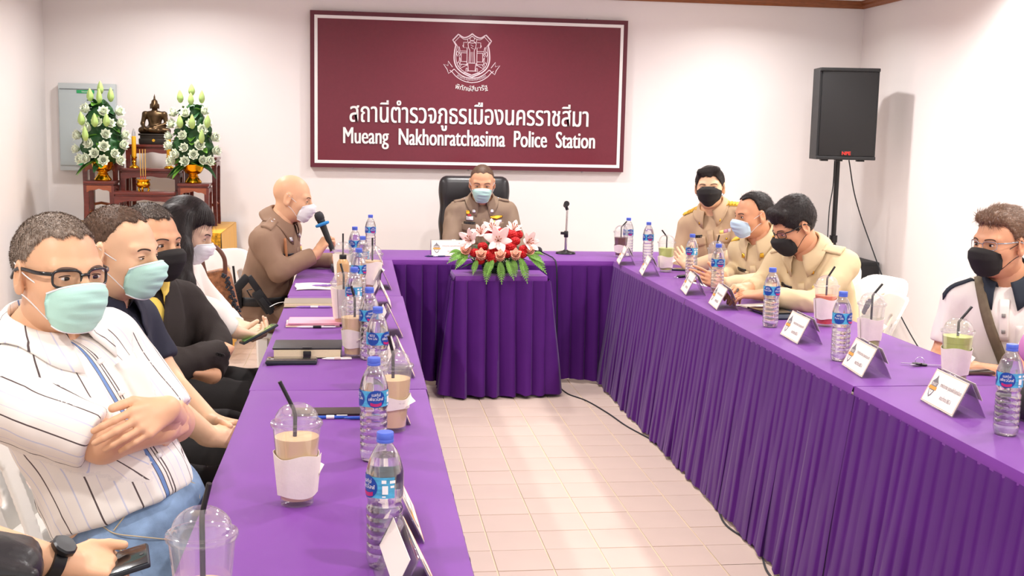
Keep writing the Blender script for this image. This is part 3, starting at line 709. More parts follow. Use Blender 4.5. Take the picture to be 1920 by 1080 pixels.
            b0 = [H(s*x, .15, z) for x,z in ((.014,.0205),(.022,.0235),(.033,.0250),(.043,.0240),(.051,.0195))]
            q = trace(hp, b0, -HR[:,1]); m_ = MB(); m_.tube(bez(q,3), [.0012]+[.0025]*11+[.0008], 6, flat=.35, up=HR[:,1]); m_.build('eyebrow', brow_m or M_BROW, root, True, True)
    if hair: add_hair(P, hair, hair_m, hair_n, hair_L)
    if mask: add_mask(P, mask, mask_m, strap or M_STRAP)
    return P
def add_collar(P, m, nrm, flap=.036, point=.034, stand=.038, gap=.30):
    root = P.root; T = P.T; TR = P.TR; na = P.nka-P.nk; n = unit(unit(na)*.5+TR[:,2]*.5+.26*TR[:,1]); r = unit(TR[:,0]); f = unit(np.cross(n,r)); c0 = P.nk+na*.26-TR[:,1]*.004; rb = .069
    prof = lambda u: (lambda ph: (math.cos(ph), math.sin(ph), max(0,math.cos(ph))))(gap+(2*pi-2*gap)*u)
    nu, nv = 40, 6; pts = np.zeros((nv+1,nu+1,3))
    for i in range(nu+1):
        cs, sn, fr = prof(i/nu); rad = f*cs+r*sn
        s_ = stand*(1-.35*fr); fl = flap+point*fr**5
        base = c0 + rad*rb*(1+.06*fr)
        pr = [base, base+n*s_*.6+rad*.002, base+n*s_+rad*.005, base+n*s_*.86+rad*.013, base+n*(s_*.3-.005)+rad*(.02+fl*.25), base+n*(-fl*.35)+rad*(.02+fl*.5), base+n*(-fl*.72-.012*fr**5)+rad*(.02+fl*.62+.012*fr**4)]
        for j in range(nv+1): pts[j,i] = pr[j]
    for j in range(3,nv+1): pts[j] = push_out(P.shirt_prims, pts[j], .006)
    A = pts.reshape(-1,3); M_ = nu+1
    F = [[j*M_+i, j*M_+i+1, (j+1)*M_+i+1, (j+1)*M_+i] for j in range(nv) for i in range(nu)]
    o = mesh_obj('collar', A, F, m, root, True, True); md = o.modifiers.new('thickness','SOLIDIFY'); md.thickness = .0028; md.offset = 0; P.collar = o
def mask_fn(P, kind):
    H = P.H
    def fn(u, v):          # u -1..1 across, v 0..1 down
        z = -.004-.108*v if kind != 'kf' else .012-.118*v
        yc = np.interp(v, [0,.12,.38,.75,.92,1], [.112,.131,.132,.112,.098,.084] if kind != 'kf' else [.110,.130,.136,.120,.098,.082])
        xs = np.interp(v, [0,.3,.7,1], [.057,.060,.056,.044]) if kind != 'kf' else np.interp(v, [0,.3,.7,1], [.064,.068,.062,.046]); ys = np.interp(v, [0,.3,.7,1], [.062,.054,.048,.050] if kind != 'kf' else [.040,.030,.026,.034])
        zt = z - (.020*(abs(u)**2)*(1-v) - .014*(abs(u)**2)*v if kind != 'kf' else .030*abs(u)**1.6*(1-v)-.045*abs(u)**1.5*v)
        a = u*pi/2; x = xs*math.sin(a); y = ys+(yc-ys)*max(0,math.cos(a))**.75
        if kind == 'surgical':
            for p in (.30,.50,.70): y -= .0028*max(0,1-abs(v-p)/.05)*max(0,math.cos(a))
            y += .0016*math.sin(23*v+5*u)*math.cos(a)
        return H(x, y, zt)
    return fn
def add_mask(P, kind, m, strap):
    fn = mask_fn(P, kind); R = P.HR
    nr = lambda u,v: R@unit((math.sin((2*u-1)*1.3), math.cos((2*u-1)*1.3), 0))
    mb = MB(); mb.shell(lambda u,v: fn(2*u-1, v), 28, 24, nr, -.002); mb.v = [tuple(q) for q in push_out(P.head_prims, np.array(mb.v), .0022)]; o = mb.build('face_mask', m, P.root, True, True, None)
    e1, e2 = ((.03,.80),(.20,.72))[0] if kind != 'kf' else (.30,.62)
    if kind == 'surgical':
        for ve in (.02,.985): mb = MB(); mb.tube(push_out(P.head_prims, [fn(-1+2*i/20,ve) for i in range(21)], .003), .0018, 5); mb.build('mask_edge', MATS['white mask cloth'], o, True, True)
    for s in (1,-1):
        a, b = fn(s,e1), fn(s,e2); H = P.H
        for q, mid, tip in ((a, H(s*.080,.012,.004), H(s*.0845,-.022,.026)), (b, H(s*.0745,.012,-.045), H(s*.0825,-.020,-.030))):
            mb = MB(); mb.tube(bez([q,mid,tip],6), .0013*P.hs, 5); mb.build('ear_loop', strap, o, True, True)
def add_hair(P, style, m, n_bl, L):
    H, HR, hs = P.H, P.HR, P.hs; st = dict(short=dict(t=.0055,hz=.084,y0=-.050,y1=.046,lump=0), buzz=dict(t=.0022,hz=.082,y0=-.045,y1=.055,lump=0), fade=dict(t=.0032,hz=.090,y0=-.050,y1=.040,lump=0),
        part=dict(t=.011,hz=.066,y0=-.04,y1=.070,lump=1), thick=dict(t=.014,hz=.056,y0=-.045,y1=.075,lump=2), thin=dict(t=.008,hz=.094,y0=-.03,y1=.035,lump=0), back=dict(t=.010,hz=.078,y0=-.035,y1=.055,lump=3), long=dict(t=.016,hz=.060,y0=-.06,y1=.080,lump=4))[style]
    t = st['t']; pr = [EL(H(0,-.014,.036), np.array((.0765+t*.85,.094+t,.085+t))*hs, HR, .02)]
    if st['lump'] == 1: pr += [RC(H(-.045,.055,.105),H(.05,.055,.095),.022*hs,.018*hs,.03)]
    if st['lump'] == 2: pr += [RC(H(-.045,.06,.095),H(.045,.06,.095),.026*hs,.026*hs,.03), EL(H(0,-.03,.09),np.array((.07,.075,.05))*hs,HR,.03)]
    if st['lump'] == 3: pr += [RC(H(-.035,.06,.098),H(.035,.06,.098),.022*hs,.022*hs,.03), RC(H(0,.02,.115),H(0,-.06,.105),.03*hs,.03*hs,.03)]
    def cut(Q):
        q = (Q-P.hc)@HR/hs; y, z, x = q[...,1], q[...,2], np.abs(q[...,0]); s = np.clip((y-st['y0'])/(st['y1']-st['y0']),0,1); s = s*s*(3-2*s)
        h = -.058+(st['hz']+.058)*s + .004*np.sin(q[...,0]*160)*s
        if style == 'thin': h = h + .02*np.clip((x-.03)/.03,0,1)*s
        if style in ('part','thick'): h = h - .03*np.clip((x-.045)/.02,0,1)*s
        return -(z-h)*.75*hs
    if style != 'long':
        pr += [FN(cut, .006)]
        for s in (1,-1): pr.append(EL(H(s*.088,-.006,-.006), np.array((.030,.026,.040))*hs, HR, .006, 's'))
    else:
        pr += [FN(cut,.01)]
        for st_ in P.long:
            for k in range(len(st_)-1): pr.append(RC(st_[k],st_[k+1],.036-.007*k,.036-.007*(k+1),.03))
    v,f = surf(pr, .0045); v = v[:]; N = vnormals(v,f); v = v + N*(vnoise(v*70,3)*.0016+vnoise(v*160,4)*.0010)[:,None]*(dict(buzz=.4,long=.15,back=.6).get(style,1))
    cd = dict(short=(.1,.6,-.4), buzz=(0,.5,-.6), fade=(.1,.7,-.2), part=(.8,.2,-.5), thick=(.2,.7,-.4), thin=(-.6,-.5,.1), back=(.1,-1,-.1), long=(0,-.1,-1))[style]
    lft = dict(short=.38, buzz=.7, fade=.5, part=.15, thick=.28, thin=.3, back=.10, long=.03)[style]
    q = (v-P.hc)@HR/hs
    bv, bf = blades(v, N, HR, cd, n_bl, L, w=.0007, seed=11, lift=lft, jit=dict(long=.04,back=.16,part=.2).get(style,.35))
    F = [list(map(int,k)) for k in f] + [[i+len(v) for i in k] for k in bf]
    mesh_obj('hair', np.concatenate([v,bv]), F, m, P.root, True, True)
def add_glasses(P, m, lens_h=.036, lens_w=.050, rim=.0018, z0=.000, full=True, temple=.0032):
    H = P.H; g = thing_child('glasses', P.root); mb = MB(); lens = []
    yy = lambda x: .098-.9*abs(x)**2*6
    for s in (1,-1):
        cx = s*.0335; pts = []
        for k in range(33):
            a = 2*pi*k/32; ex = 3.6; c, n = math.cos(a), math.sin(a)
            x = cx+lens_w/2*abs(c)**(2/ex)*math.copysign(1,c); z = z0+lens_h/2*abs(n)**(2/ex)*math.copysign(1,n); pts.append(H(x, yy(x), z))
        mb.tube(pts, rim if full else rim*.7, 6, cap=False); lens.append(pts)
        mb.tube(bez([H(s*.059,yy(.059),z0+.010), H(s*.078,.055,z0+.011), H(s*.084,-.010,z0+.012), H(s*.084,-.035,z0-.010)],6), temple, 6, flat=.45, up=HRx(P))
    mb.tube(bez([H(-.0095,yy(.0095),z0+.006), H(0,.104,z0+.009), H(.0095,yy(.0095),z0+.006)],5), rim*1.1, 6)
    o = mesh_obj('glasses', mb.v, mb.f, m, P.root, True, True); bpy.data.objects.remove(g) if g else None
    for pts in lens:
        c = np.mean(pts[:-1],0); v = [c]+list(pts[:-1]); n = len(pts)-1
        mesh_obj('lens', v, [[0,1+i,1+(i+1)%n] for i in range(n)], M_LENS, o, True, True)
def thing_child(*a): return None
def HRx(P): return P.HR[:,0]
def patch(P, name, a0, b0, w, h, m, off=.003, th=.002, dirn=None, prims=None, shape=None, nu=6, nv=6, rot=0., parent=None, ref='chest', depth=.34):
    """a small cloth or metal piece laid on the shirt: (a0,b0) across and up from the neck base, thickness th"""
    prims = prims or (P.solid[:6] if dirn is None else P.shirt_prims); TR = P.TR; D = -TR[:,1] if dirn is None else unit(dirn)
    X, Y = (TR[:,0], TR[:,2]) if dirn is None else (unit(np.cross(TR[:,1],-D)) if abs(TR[:,1]@D) < .9 else TR[:,0], None)
    if Y is None: Y = np.cross(-D, X)
    ca, sa = math.cos(rot), math.sin(rot); X, Y = X*ca+Y*sa, -X*sa+Y*ca
    C0 = P.nk + TR[:,0]*a0 + (TR[:,2]*b0 if dirn is None else TR[:,1]*b0) - D*depth
    U = np.array([[(i/nu-.5), (j/nv-.5)] for j in range(nv+1) for i in range(nu+1)])
    if shape is not None: U = np.array([shape(u,v) for u,v in U])
    S = C0 + U[:,:1]*w*X + U[:,1:]*h*Y; Q = trace(prims, S, D); ok = np.abs(ev(prims,Q)) < .01
    Q = np.where(ok[:,None], Q, Q); N = grad(prims, Q); A = Q+N*off*.3; B = Q+N*(off+th); n = len(A); M_ = nu+1; F = []
    for j in range(nv):
        for i in range(nu):
            q = [j*M_+i, j*M_+i+1, (j+1)*M_+i+1, (j+1)*M_+i]; F.append([k+n for k in q])
    bd = [i for i in range(M_)] + [j*M_+nu for j in range(1,nv+1)] + [nv*M_+i for i in range(nu-1,-1,-1)] + [j*M_ for j in range(nv-1,0,-1)]
    for k in range(len(bd)): a,b = bd[k], bd[(k+1)%len(bd)]; F.append([a,b,b+n,a+n])
    return mesh_obj(name, np.concatenate([A,B]), F, m, parent or P.root, True, True)
M_SHOE = mat('black leather shoe', srgb(22,21,22), .3)
# ================================================================ the people
def stripe_shirt():
    m_ = bpy.data.materials.new('striped shirt cloth'); m_.use_nodes = True; nt = m_.node_tree; b = nt.nodes['Principled BSDF']; b.inputs['Roughness'].default_value = .75
    at_ = nt.nodes.new('ShaderNodeAttribute'); at_.attribute_name = 'stripe'
    def math_(op, a, bv): n = nt.nodes.new('ShaderNodeMath'); n.operation = op; nt.links.new(a, n.inputs[0]); n.inputs[1].default_value = bv; return n.outputs[0]
    fr = math_('FRACT', math_('MULTIPLY', at_.outputs['Fac'], 1/.080), 0)
    rp = nt.nodes.new('ShaderNodeValToRGB'); rp.color_ramp.interpolation = 'CONSTANT'; e = rp.color_ramp.elements
    white, dark, lav = srgb(250,243,236), srgb(88,74,74), srgb(214,216,236)
    e[0].position = 0; e[0].color = dark; e[1].position = .042; e[1].color = white
    for p,c in ((.40,lav),(.44,white),(.74,srgb(225,220,232)),(.76,white)): q = e.new(p); q.color = c
    nt.links.new(fr, rp.inputs[0])
    ab = math_('MULTIPLY', math_('ADD', at_.outputs['Fac'], .012), 10)
    r2 = nt.nodes.new('ShaderNodeValToRGB'); r2.color_ramp.interpolation = 'CONSTANT'; e = r2.color_ramp.elements
    e[0].position = 0; e[0].color = white; e[1].position = .06; e[1].color = dark
    blue = srgb(118,150,206)
    for p,c in ((.10,white),(.15,dark),(.18,white),(.26,dark),(.28,blue),(.37,dark),(.39,white)): q = e.new(p); q.color = c
    nt.links.new(ab, r2.inputs[0])
    mx = nt.nodes.new('ShaderNodeMixRGB'); lt = nt.nodes.new('ShaderNodeMath'); lt.operation = 'COMPARE'; lt.inputs[1].default_value = .21; lt.inputs[2].default_value = .21
    nt.links.new(ab, lt.inputs[0]); nt.links.new(lt.outputs[0], mx.inputs[0]); nt.links.new(rp.outputs[0], mx.inputs[1]); nt.links.new(r2.outputs[0], mx.inputs[2]); nt.links.new(mx.outputs[0], b.inputs['Base Color'])
    MATS['striped shirt cloth'] = m_; return m_
def set_attr(o, name, vals):
    a = o.data.attributes.new(name, 'FLOAT', 'POINT'); a.data.foreach_set('value', np.asarray(vals, np.float32))
M_STRIPE = stripe_shirt()
M_DENIM = mat('blue denim', srgb(140,168,204), .85, noise=.5, nscale=16, bump=.25, bscale=600)
M_NAVY = mat('navy polo cloth', srgb(40,42,58), .85, bump=.3, bscale=500); M_BLACKCL = mat('black trouser cloth', srgb(34,31,31), .85, bump=.2, bscale=500)
M_BLAZER = mat('dark brown-black blazer cloth', srgb(44,36,33), .85, bump=.3, bscale=500); M_YELLOW = mat('yellow shirt cloth', srgb(240,208,98), .8)
M_BLOUSE = mat('white blouse cloth', srgb(244,236,226), .8); M_TAN = mat('brown-tan uniform cloth', srgb(150,120,98), .8, noise=.06, nscale=5, bump=.2, bscale=600)
M_TAN2 = mat('grey-brown uniform cloth', srgb(140,118,98), .8, noise=.06, nscale=5, bump=.2, bscale=600)
M_KHAKI = mat('khaki uniform cloth', srgb(222,198,156), .8, noise=.05, nscale=5, bump=.2, bscale=600); M_KHAKI2 = mat('deeper khaki uniform cloth', srgb(200,170,136), .8, noise=.05, nscale=5, bump=.2, bscale=600)
M_POLO = mat('white polo cloth', srgb(248,240,230), .8, bump=.2, bscale=500); M_PINK = mat('pink shirt cloth', srgb(214,140,196), .8)
M_MINT = mat('mint surgical mask cloth', srgb(192,236,222), .8, bump=.15, bscale=500); M_MWHITE = mat('white mask cloth', srgb(244,242,244), .8, bump=.15, bscale=500)
M_MBLUE = mat('pale blue surgical mask cloth', srgb(196,220,236), .8, bump=.15, bscale=500); M_MBLACK = mat('black mask cloth', srgb(36,33,32), .85, bump=.2, bscale=500)
M_GOLD = mat('gold metal', srgb(226,176,60), .25, .95); M_GOLDC = mat('yellow gold braid', srgb(240,196,62), .6); M_SILV = mat('silver metal', srgb(214,214,220), .25, .95)
M_BLACKP = mat('black plastic', srgb(26,26,28), .35); M_BLACKR = mat('black frame plastic', srgb(22,20,22), .22, coat=.5)
SK_A = skin('warm tan', srgb(236,184,146)); SK_B = skin('light tan', srgb(242,196,158)); SK_C = skin('brown tan', srgb(222,168,130)); SK_D = skin('pale', srgb(240,202,172)); SK_E = skin('ruddy tan', srgb(222,162,124))
H_BLACK = hair_mat('black hair', srgb(34,26,24)); H_GREY = hair_mat('greying brown hair', srgb(140,120,104), .5); H_BROWN = hair_mat('brown-grey hair', srgb(120,88,66), .2); H_DARK = hair_mat('dark short hair', srgb(98,74,58))
H_SILK = mat('long black silky hair', srgb(30,22,21), .42, spec=.25, noise=.4, nscale=120, bump=.5, bscale=300, stretch=(1,1,.05))
def aim(deg_from_cam, p, left=False):
    """horizontal direction that is turned by deg from 'towards the camera', to picture right (or left)"""
    a = math.atan2(-p[0], -p[1]); t = math.radians(deg_from_cam)*(1 if left else -1); a += t
    return np.array([math.sin(a), math.cos(a)])

# -- man in the striped shirt, nearest on the left
h1 = at(110,514,2.50)
P1 = person('older man with glasses and mint mask in a white striped shirt, arms folded', (-.465,2.52), (.93,-.36), h1, aim(30,h1), pitch=.03, roll=.02, lean=-.05, chest_dir=(.88,-.47), neck_z=1.075,
    arms={1: dict(e=at(192,828,2.36), w=at(306,806,2.44), hand=dict(d=(.25,.8,.1), n=(-.8,.3,0), s=(0,0,-1), curl=(1.3,1.3,1.3,1.3), thumb=(-.3,.8,-.2)), h=.005),
         -1: dict(e=at(326,792,2.62), w=at(310,768,2.375), hand=dict(d=at(240,806,2.285)-at(310,768,2.375), n=(-.35,.85,-.35), s=(-.45,-.05,.9), curl=(.42,.46,.50,.55), thumb=at(236,776,2.29)-at(292,764,2.345), tcurl=.15, spread=.05, sc=.92), h=.0028)},
    skin_c=SK_A, fat=.97, belly=1.18, waist=.20, hres=.0032, shirt=M_STRIPE, sleeve='short', sleeve_end=.80, trousers=M_DENIM, hair='short', hair_m=H_GREY, mask='surgical', mask_m=M_MINT, hair_n=14000, hair_L=.010, shirt_h=.007, hem=.115, seat=.50, knee={1: (-.20,2.40,.605), -1: (-.17,2.68,.60)}, brow_m=mat('thin grey eyebrow', srgb(120,96,84), .8), shw=1.03)
def stripe_coord(P, sleeve_sides=(1,-1), arms=None):
    v = P.shirt_v; TR = P.TR; q = (v-P.pel)@TR; st = np.arctan2(q[:,0], q[:,1])*.165
    dt = ev(P.solid[:6], v)
    for s in sleeve_sides:
        a = P.sh[s]; ax = unit(arms[s]-a); d = v-a; t = d@ax; r = d-t[:,None]*ax; dist = np.linalg.norm(r,axis=1)-.068; xx = unit(np.cross(ax,TR[:,0])); yy = np.cross(ax,xx)
        sel = (dist < dt+.0) & (t > .01); st[sel] = .11+np.arctan2(r[sel]@yy, r[sel]@xx)*.072+.35
    set_attr(P.shirt, 'stripe', st)
    cv_ = P.collar.data.vertices; n = len(cv_); c = np.empty(n*3); cv_.foreach_get('co', c); c = c.reshape(-1,3)+np.array(P.root.location); q = (c-P.nk)@TR; set_attr(P.collar, 'stripe', .3+np.arctan2(q[:,0],q[:,1])*.1)
stripe_coord(P1, arms={1: at(192,828,2.36), -1: at(326,792,2.62)})
add_glasses(P1, M_BLACKR, .035, .052, .0028, .003, temple=.0045)
patch(P1, 'pocket', -.085, -.17, .10, .11, M_WHITE, .004, .001) if False else None
# -- man in the navy polo
h2 = at(226,474,3.15)
P2 = person('man in a navy polo shirt with a mint mask, second on the left', (-.70,3.15), (.97,-.22), h2, aim(58,h2), pitch=.10, lean=.09, chest_dir=(.93,-.36), neck_z=1.06,
    arms={1: dict(e=at(300,752,2.93), w=at(392,818,3.00), hand=dict(d=(.9,.25,-.15), n=(-.1,.5,-.8), s=(.2,.8,.5), curl=(.8,.85,.9,.95))),
         -1: dict(e=at(312,712,3.30), w=at(396,792,3.14), hand=dict(d=(.9,-.35,-.15), n=(-.1,-.6,-.7), s=(.3,-.6,.6), curl=(.75,.8,.85,.9)))},
    skin_c=SK_B, fat=.93, belly=.95, hres=.0036, shirt=M_NAVY, sleeve='short', trousers=M_BLACKCL, hair='fade', hair_m=H_DARK, mask='surgical', mask_m=M_MINT, hair_n=10000, hair_L=.006, eyes='down')
# -- man in the dark blazer
h3 = at(283,456,3.78)
P3 = person('man in a dark blazer over a yellow shirt with a black mask, arms folded', (-.72,3.80), (.95,-.3), h3, aim(42,h3), pitch=.05, lean=.05, chest_dir=(.62,-.78), neck_z=1.03,
    arms={1: dict(e=at(318,690,3.60), w=at(425,655,3.72), hand=False),
         -1: dict(e=at(404,640,3.86), w=at(396,704,3.66), hand=dict(d=at(330,696,3.60)-at(396,704,3.66), n=(.0,.35,.95), s=(.1,.95,-.2), curl=(.12,.12,.15,.2), thumb=(-.9,.35,.2), sc=.9))},
    skin_c=SK_C, hres=.004, shirt=M_BLAZER, trousers=M_BLACKCL, hair='short', hair_m=hair_mat('dark greying hair', srgb(78,66,58), .25), mask='plain', mask_m=M_MBLACK, strap=M_STRAPB, hair_n=6500, hair_L=.013, collar=False, under=M_YELLOW)

# -- woman with long hair
h4 = at(350,432,4.50)
Person.long = [[at(306,410,4.44),at(312,470,4.36),at(328,535,4.30),at(350,578,4.28)], [at(322,402,4.42),at(328,470,4.33),at(342,540,4.28),at(358,582,4.27)], [at(342,410,4.42),at(344,470,4.34),at(352,530,4.29),at(364,590,4.27)], [at(312,420,4.55),at(308,480,4.56),at(312,540,4.56)]]
P4 = person('woman with long straight black hair in a white blouse, looking down at a phone', (-.70,4.50), (.97,-.2), h4, aim(78,h4), pitch=.42, lean=.06, chest_dir=(.95,-.3), neck_z=1.02, size=.95, shw=.92,
    arms={1: dict(e=at(392,588,4.38), w=at(440,622,4.42), hand=dict(d=at(482,632,4.45)-at(440,622,4.42), n=(.1,.5,.8), s=(.3,.6,-.2), curl=(.7,.75,.8,.85), thumb=(.8,.4,.5))),
         -1: dict(e=at(405,585,4.70), w=at(448,612,4.58), hand=dict(d=at(486,620,4.54)-at(448,612,4.58), n=(.1,-.5,.8), s=(.3,-.6,.3), curl=(.6,.65,.7,.75)))},
    skin_c=SK_D, fat=.88, hres=.0042, shirt=M_BLOUSE, trousers=M_BLACKCL, hair='long', hair_m=H_SILK, mask='surgical', mask_m=M_MWHITE, hair_n=2500, hair_L=.06, collar=False, eyes='down')
# -- shaven-headed officer with the microphone
h5 = at(548,372,6.20)
M5 = at(612,456,6.08)
P5 = person('shaven-headed officer in brown uniform with a white mask speaking into a microphone', (-.545,6.30), (.93,.10), h5, aim(82,h5), pitch=.20, lean=.125, chest_dir=(.93,-.30), neck_z=1.115,
    arms={1: dict(e=at(524,508,6.02), w=at(592,477,6.08), hand=dict(d=unit(M5-at(592,477,6.08))*.8+np.array([.15,.0,.35]), n=(.75,.5,-.35), s=(-.35,.35,.8), curl=((.9,1.2,.7),(.95,1.25,.75),(1.0,1.25,.75),(1.05,1.25,.75)), thumb=(.35,.75,.5), tcurl=.2)),
         -1: dict(e=at(545,486,6.48), w=at(628,488,6.40), hand=dict(d=(.9,.1,-.05), n=(0,0,-1), s=(.2,-.9,0), curl=(.3,.3,.35,.4)))},
    skin_c=SK_A, fat=1.02, hres=.0042, shirt=M_TAN, trousers=M_TAN, hair=None, mask='surgical', mask_m=M_MWHITE, eyes='down')
# -- officer at the head table
h6 = at(904,344,7.74)
P6 = person('officer in grey-brown uniform and mint mask behind the flowers', (.83,7.86), (-.02,-1), h6, aim(0,h6), pitch=.22, lean=.045, neck_z=1.06, chest_dir=(.0,-1),
    arms={1: dict(e=at(842,470,7.66), w=(.74,7.66,.66), hand=dict(d=(.7,-.5,0), n=(0,0,-1), s=(.5,.7,0))), -1: dict(e=at(975,470,7.66), w=(.93,7.66,.66), hand=dict(d=(-.7,-.5,0), n=(0,0,-1), s=(-.5,.7,0)))},
    skin_c=SK_C, hres=.0046, shirt=M_TAN2, trousers=M_TAN2, hair='buzz', hair_m=H_DARK, mask='surgical', mask_m=M_MINT, eyes='down', hair_n=1800, hair_L=.006, hands_h=.0048, fat=1.0, shw=1.02)
# -- three men in khaki on the right
h7 = at(1331,352,6.66)
P7 = person('khaki-uniformed man with parted black hair and black mask, looking at the camera', (2.24,6.72), (-.80,-.5), h7, aim(6,h7,True), pitch=.0, roll=-.05, lean=.10, chest_dir=(-.62,-.78), neck_z=1.085,
    arms={1: dict(e=at(1275,500,6.78), w=at(1312,506,6.52), hand=dict(d=(.2,-.75,.0), n=(.6,.2,-.4), s=(-.2,0,.9), curl=(.3,.3,.35,.4))),
         -1: dict(e=at(1388,478,6.44), w=at(1292,502,6.42), hand=dict(d=at(1268,468,6.52)-at(1292,502,6.42), n=(.2,.9,0), s=(-.3,.2,.5), curl=(.3,.3,.35,.4)))},
    skin_c=SK_B, hres=.0046, shirt=M_KHAKI2, trousers=M_KHAKI2, hair='part', hair_m=H_BLACK, mask='kf', mask_m=M_MBLACK, strap=M_STRAPB, hair_n=1500, hair_L=.02, hands_h=.0044)
h8 = at(1412,404,5.92)
P8 = person('khaki-uniformed man with thinning hair and a pale blue mask', (2.30,6.00), (-.93,-.35), h8, aim(62,h8,True), pitch=.14, lean=.14, chest_dir=(-.84,-.54), neck_z=1.02,
    arms={1: dict(e=at(1385,505,6.15), w=at(1352,520,5.92), hand=dict(d=(-.85,-.35,.05), n=(0,.3,-.8), s=(.2,-.6,.5), curl=(.35,.4,.45,.5))),
         -1: dict(e=at(1438,528,5.72), w=at(1350,535,5.62), hand=dict(d=at(1308,512,5.60)-at(1350,535,5.62), n=(-.3,.85,-.2), s=(-.2,.2,.9), curl=(.25,.3,.4,.5), thumb=(-.4,.3,.85)))},
    skin_c=SK_E, hres=.0046, shirt=M_KHAKI, trousers=M_KHAKI, hair='thin', hair_m=H_BLACK, mask='surgical', mask_m=M_MBLUE, hair_n=1800, hair_L=.022, hands_h=.0044, size=.98)
h9 = at(1489,425,5.14)
P9 = person('khaki-uniformed man with glasses and a black mask bending over papers', (2.30,5.30), (-.93,-.30), h9, aim(60,h9,True), pitch=.46, lean=.20, chest_dir=(-.80,-.60), neck_z=1.045,
    arms={1: dict(e=at(1430,535,5.32), w=at(1402,540,5.10), hand=dict(d=at(1380,545,5.02)-at(1402,540,5.10), n=(-.2,.3,-.85), s=(.6,.5,.2), curl=(.8,.85,.9,.95), thumb=(-.6,-.2,-.4))),
         -1: dict(e=at(1530,570,4.92), w=at(1432,553,4.92), hand=dict(d=at(1390,553,4.98)-at(1432,553,4.92), n=(.0,.25,-.95), s=(-.2,.95,.1), curl=(.35,.35,.4,.45)))},
    skin_c=SK_E, hres=.0044, shirt=M_KHAKI, trousers=M_KHAKI, hair='thick', hair_m=H_BLACK, mask='plain', mask_m=M_MBLACK, strap=M_STRAPB, hair_n=2600, hair_L=.018, hands_h=.004, eyes='down')
add_glasses(P9, M_BLACKR, .030, .048, .0018, .002)
# -- older man in the white polo, right edge
h10 = at(1876,458,3.92)
P10 = person('older man in a white polo with dark collar, silver glasses and black mask', (2.44,4.02), (-.93,-.25), h10, aim(42,h10,True), pitch=.04, lean=.06, chest_dir=(-.62,-.78), neck_z=1.045,
    arms={1: dict(e=at(1768,668,4.05), w=at(1712,700,3.86), hand=dict(d=(-.8,-.4,-.05), n=(0,.1,-1), s=(.1,-.8,.2))),
         -1: dict(e=at(1915,712,3.72), w=at(1822,692,3.66), hand=dict(d=(-.95,.1,-.1), n=(0,.2,-1), s=(0,.9,.1)))},
    skin_c=SK_E, hres=.0038, shirt=M_POLO, sleeve='short', trousers=M_BLACKCL, hair='back', hair_m=H_BROWN, mask='plain', mask_m=M_MBLACK, strap=M_STRAPB, hair_n=5000, hair_L=.034, collar_m=mat('dark navy collar knit', srgb(40,48,58), .8), sleeve_end=.66)
add_glasses(P10, mat('silver spectacle metal', srgb(170,180,190), .25, .9), .030, .048, .0012, .002, temple=.0022)
# ================================================================ clothing details
def band(P, z, h, m, name='belt', off=.005, prims=None, a0=-pi, a1=pi, n=48, c=None, tilt=0.):
    prims = prims or P.shirt_prims; c = P.pel if c is None else np.asarray(c,float); rows = []
    for zz in (z-h/2, z, z+h/2):
        ph = np.linspace(a0,a1,n+1); D = np.stack([np.cos(ph),np.sin(ph),0*ph],1); S = np.array([c[0],c[1],zz])+D*.36+np.array([0,0,1])*tilt*np.cos(ph)[:,None]
        Q = S.copy()
        for _ in range(40): Q = Q - D*np.clip(ev(prims,Q),-.02,.05)[:,None]*.8
        rows.append(Q+D*(off if zz == z else off*.7))
    V = np.concatenate(rows); M_ = n+1; F = [[j*M_+i,j*M_+i+1,(j+1)*M_+i+1,(j+1)*M_+i] for j in range(2) for i in range(n)]
    o = mesh_obj(name, V, F, m, P.root, True, True); md = o.modifiers.new('thickness','SOLIDIFY'); md.thickness = .004; md.offset = 1; return o
flapshape = lambda u,v: (u, v - (.28*(1-2*abs(u)) if v < 0 else 0)*(-v*2))
wing = lambda u,v: (u, v*(1-1.3*abs(u)) + .35*abs(u))
taper = lambda u,v: (u, v*(1-.25*(u+.5)))
M_TAG = mat('black name tag', srgb(30,28,30), .4); M_RED = mat('red enamel', srgb(190,50,50), .4)
def pips(P, a0, b0, n, step, m, dirn=None, sz=.014, rot=0., name='rank_star'):
    for k in range(n):
        patch(P, name, a0+step[0]*k, b0+step[1]*k, sz, sz, m, .006, .003, dirn=dirn, shape=lambda u,v: (u*(1-.6*abs(v)), v*(1-.6*abs(u))), nu=4, nv=4, rot=rot+.78)
def epaulette(P, side, m, a=.125, b=-.005, w=.115, h=.055):
    return patch(P, 'epaulette', side*a, b, w, h, m, .005, .004, dirn=-P.TR[:,2], shape=lambda u,v: (u, v*(1-.22*(.5+u*side*-1))), nu=8, nv=5)
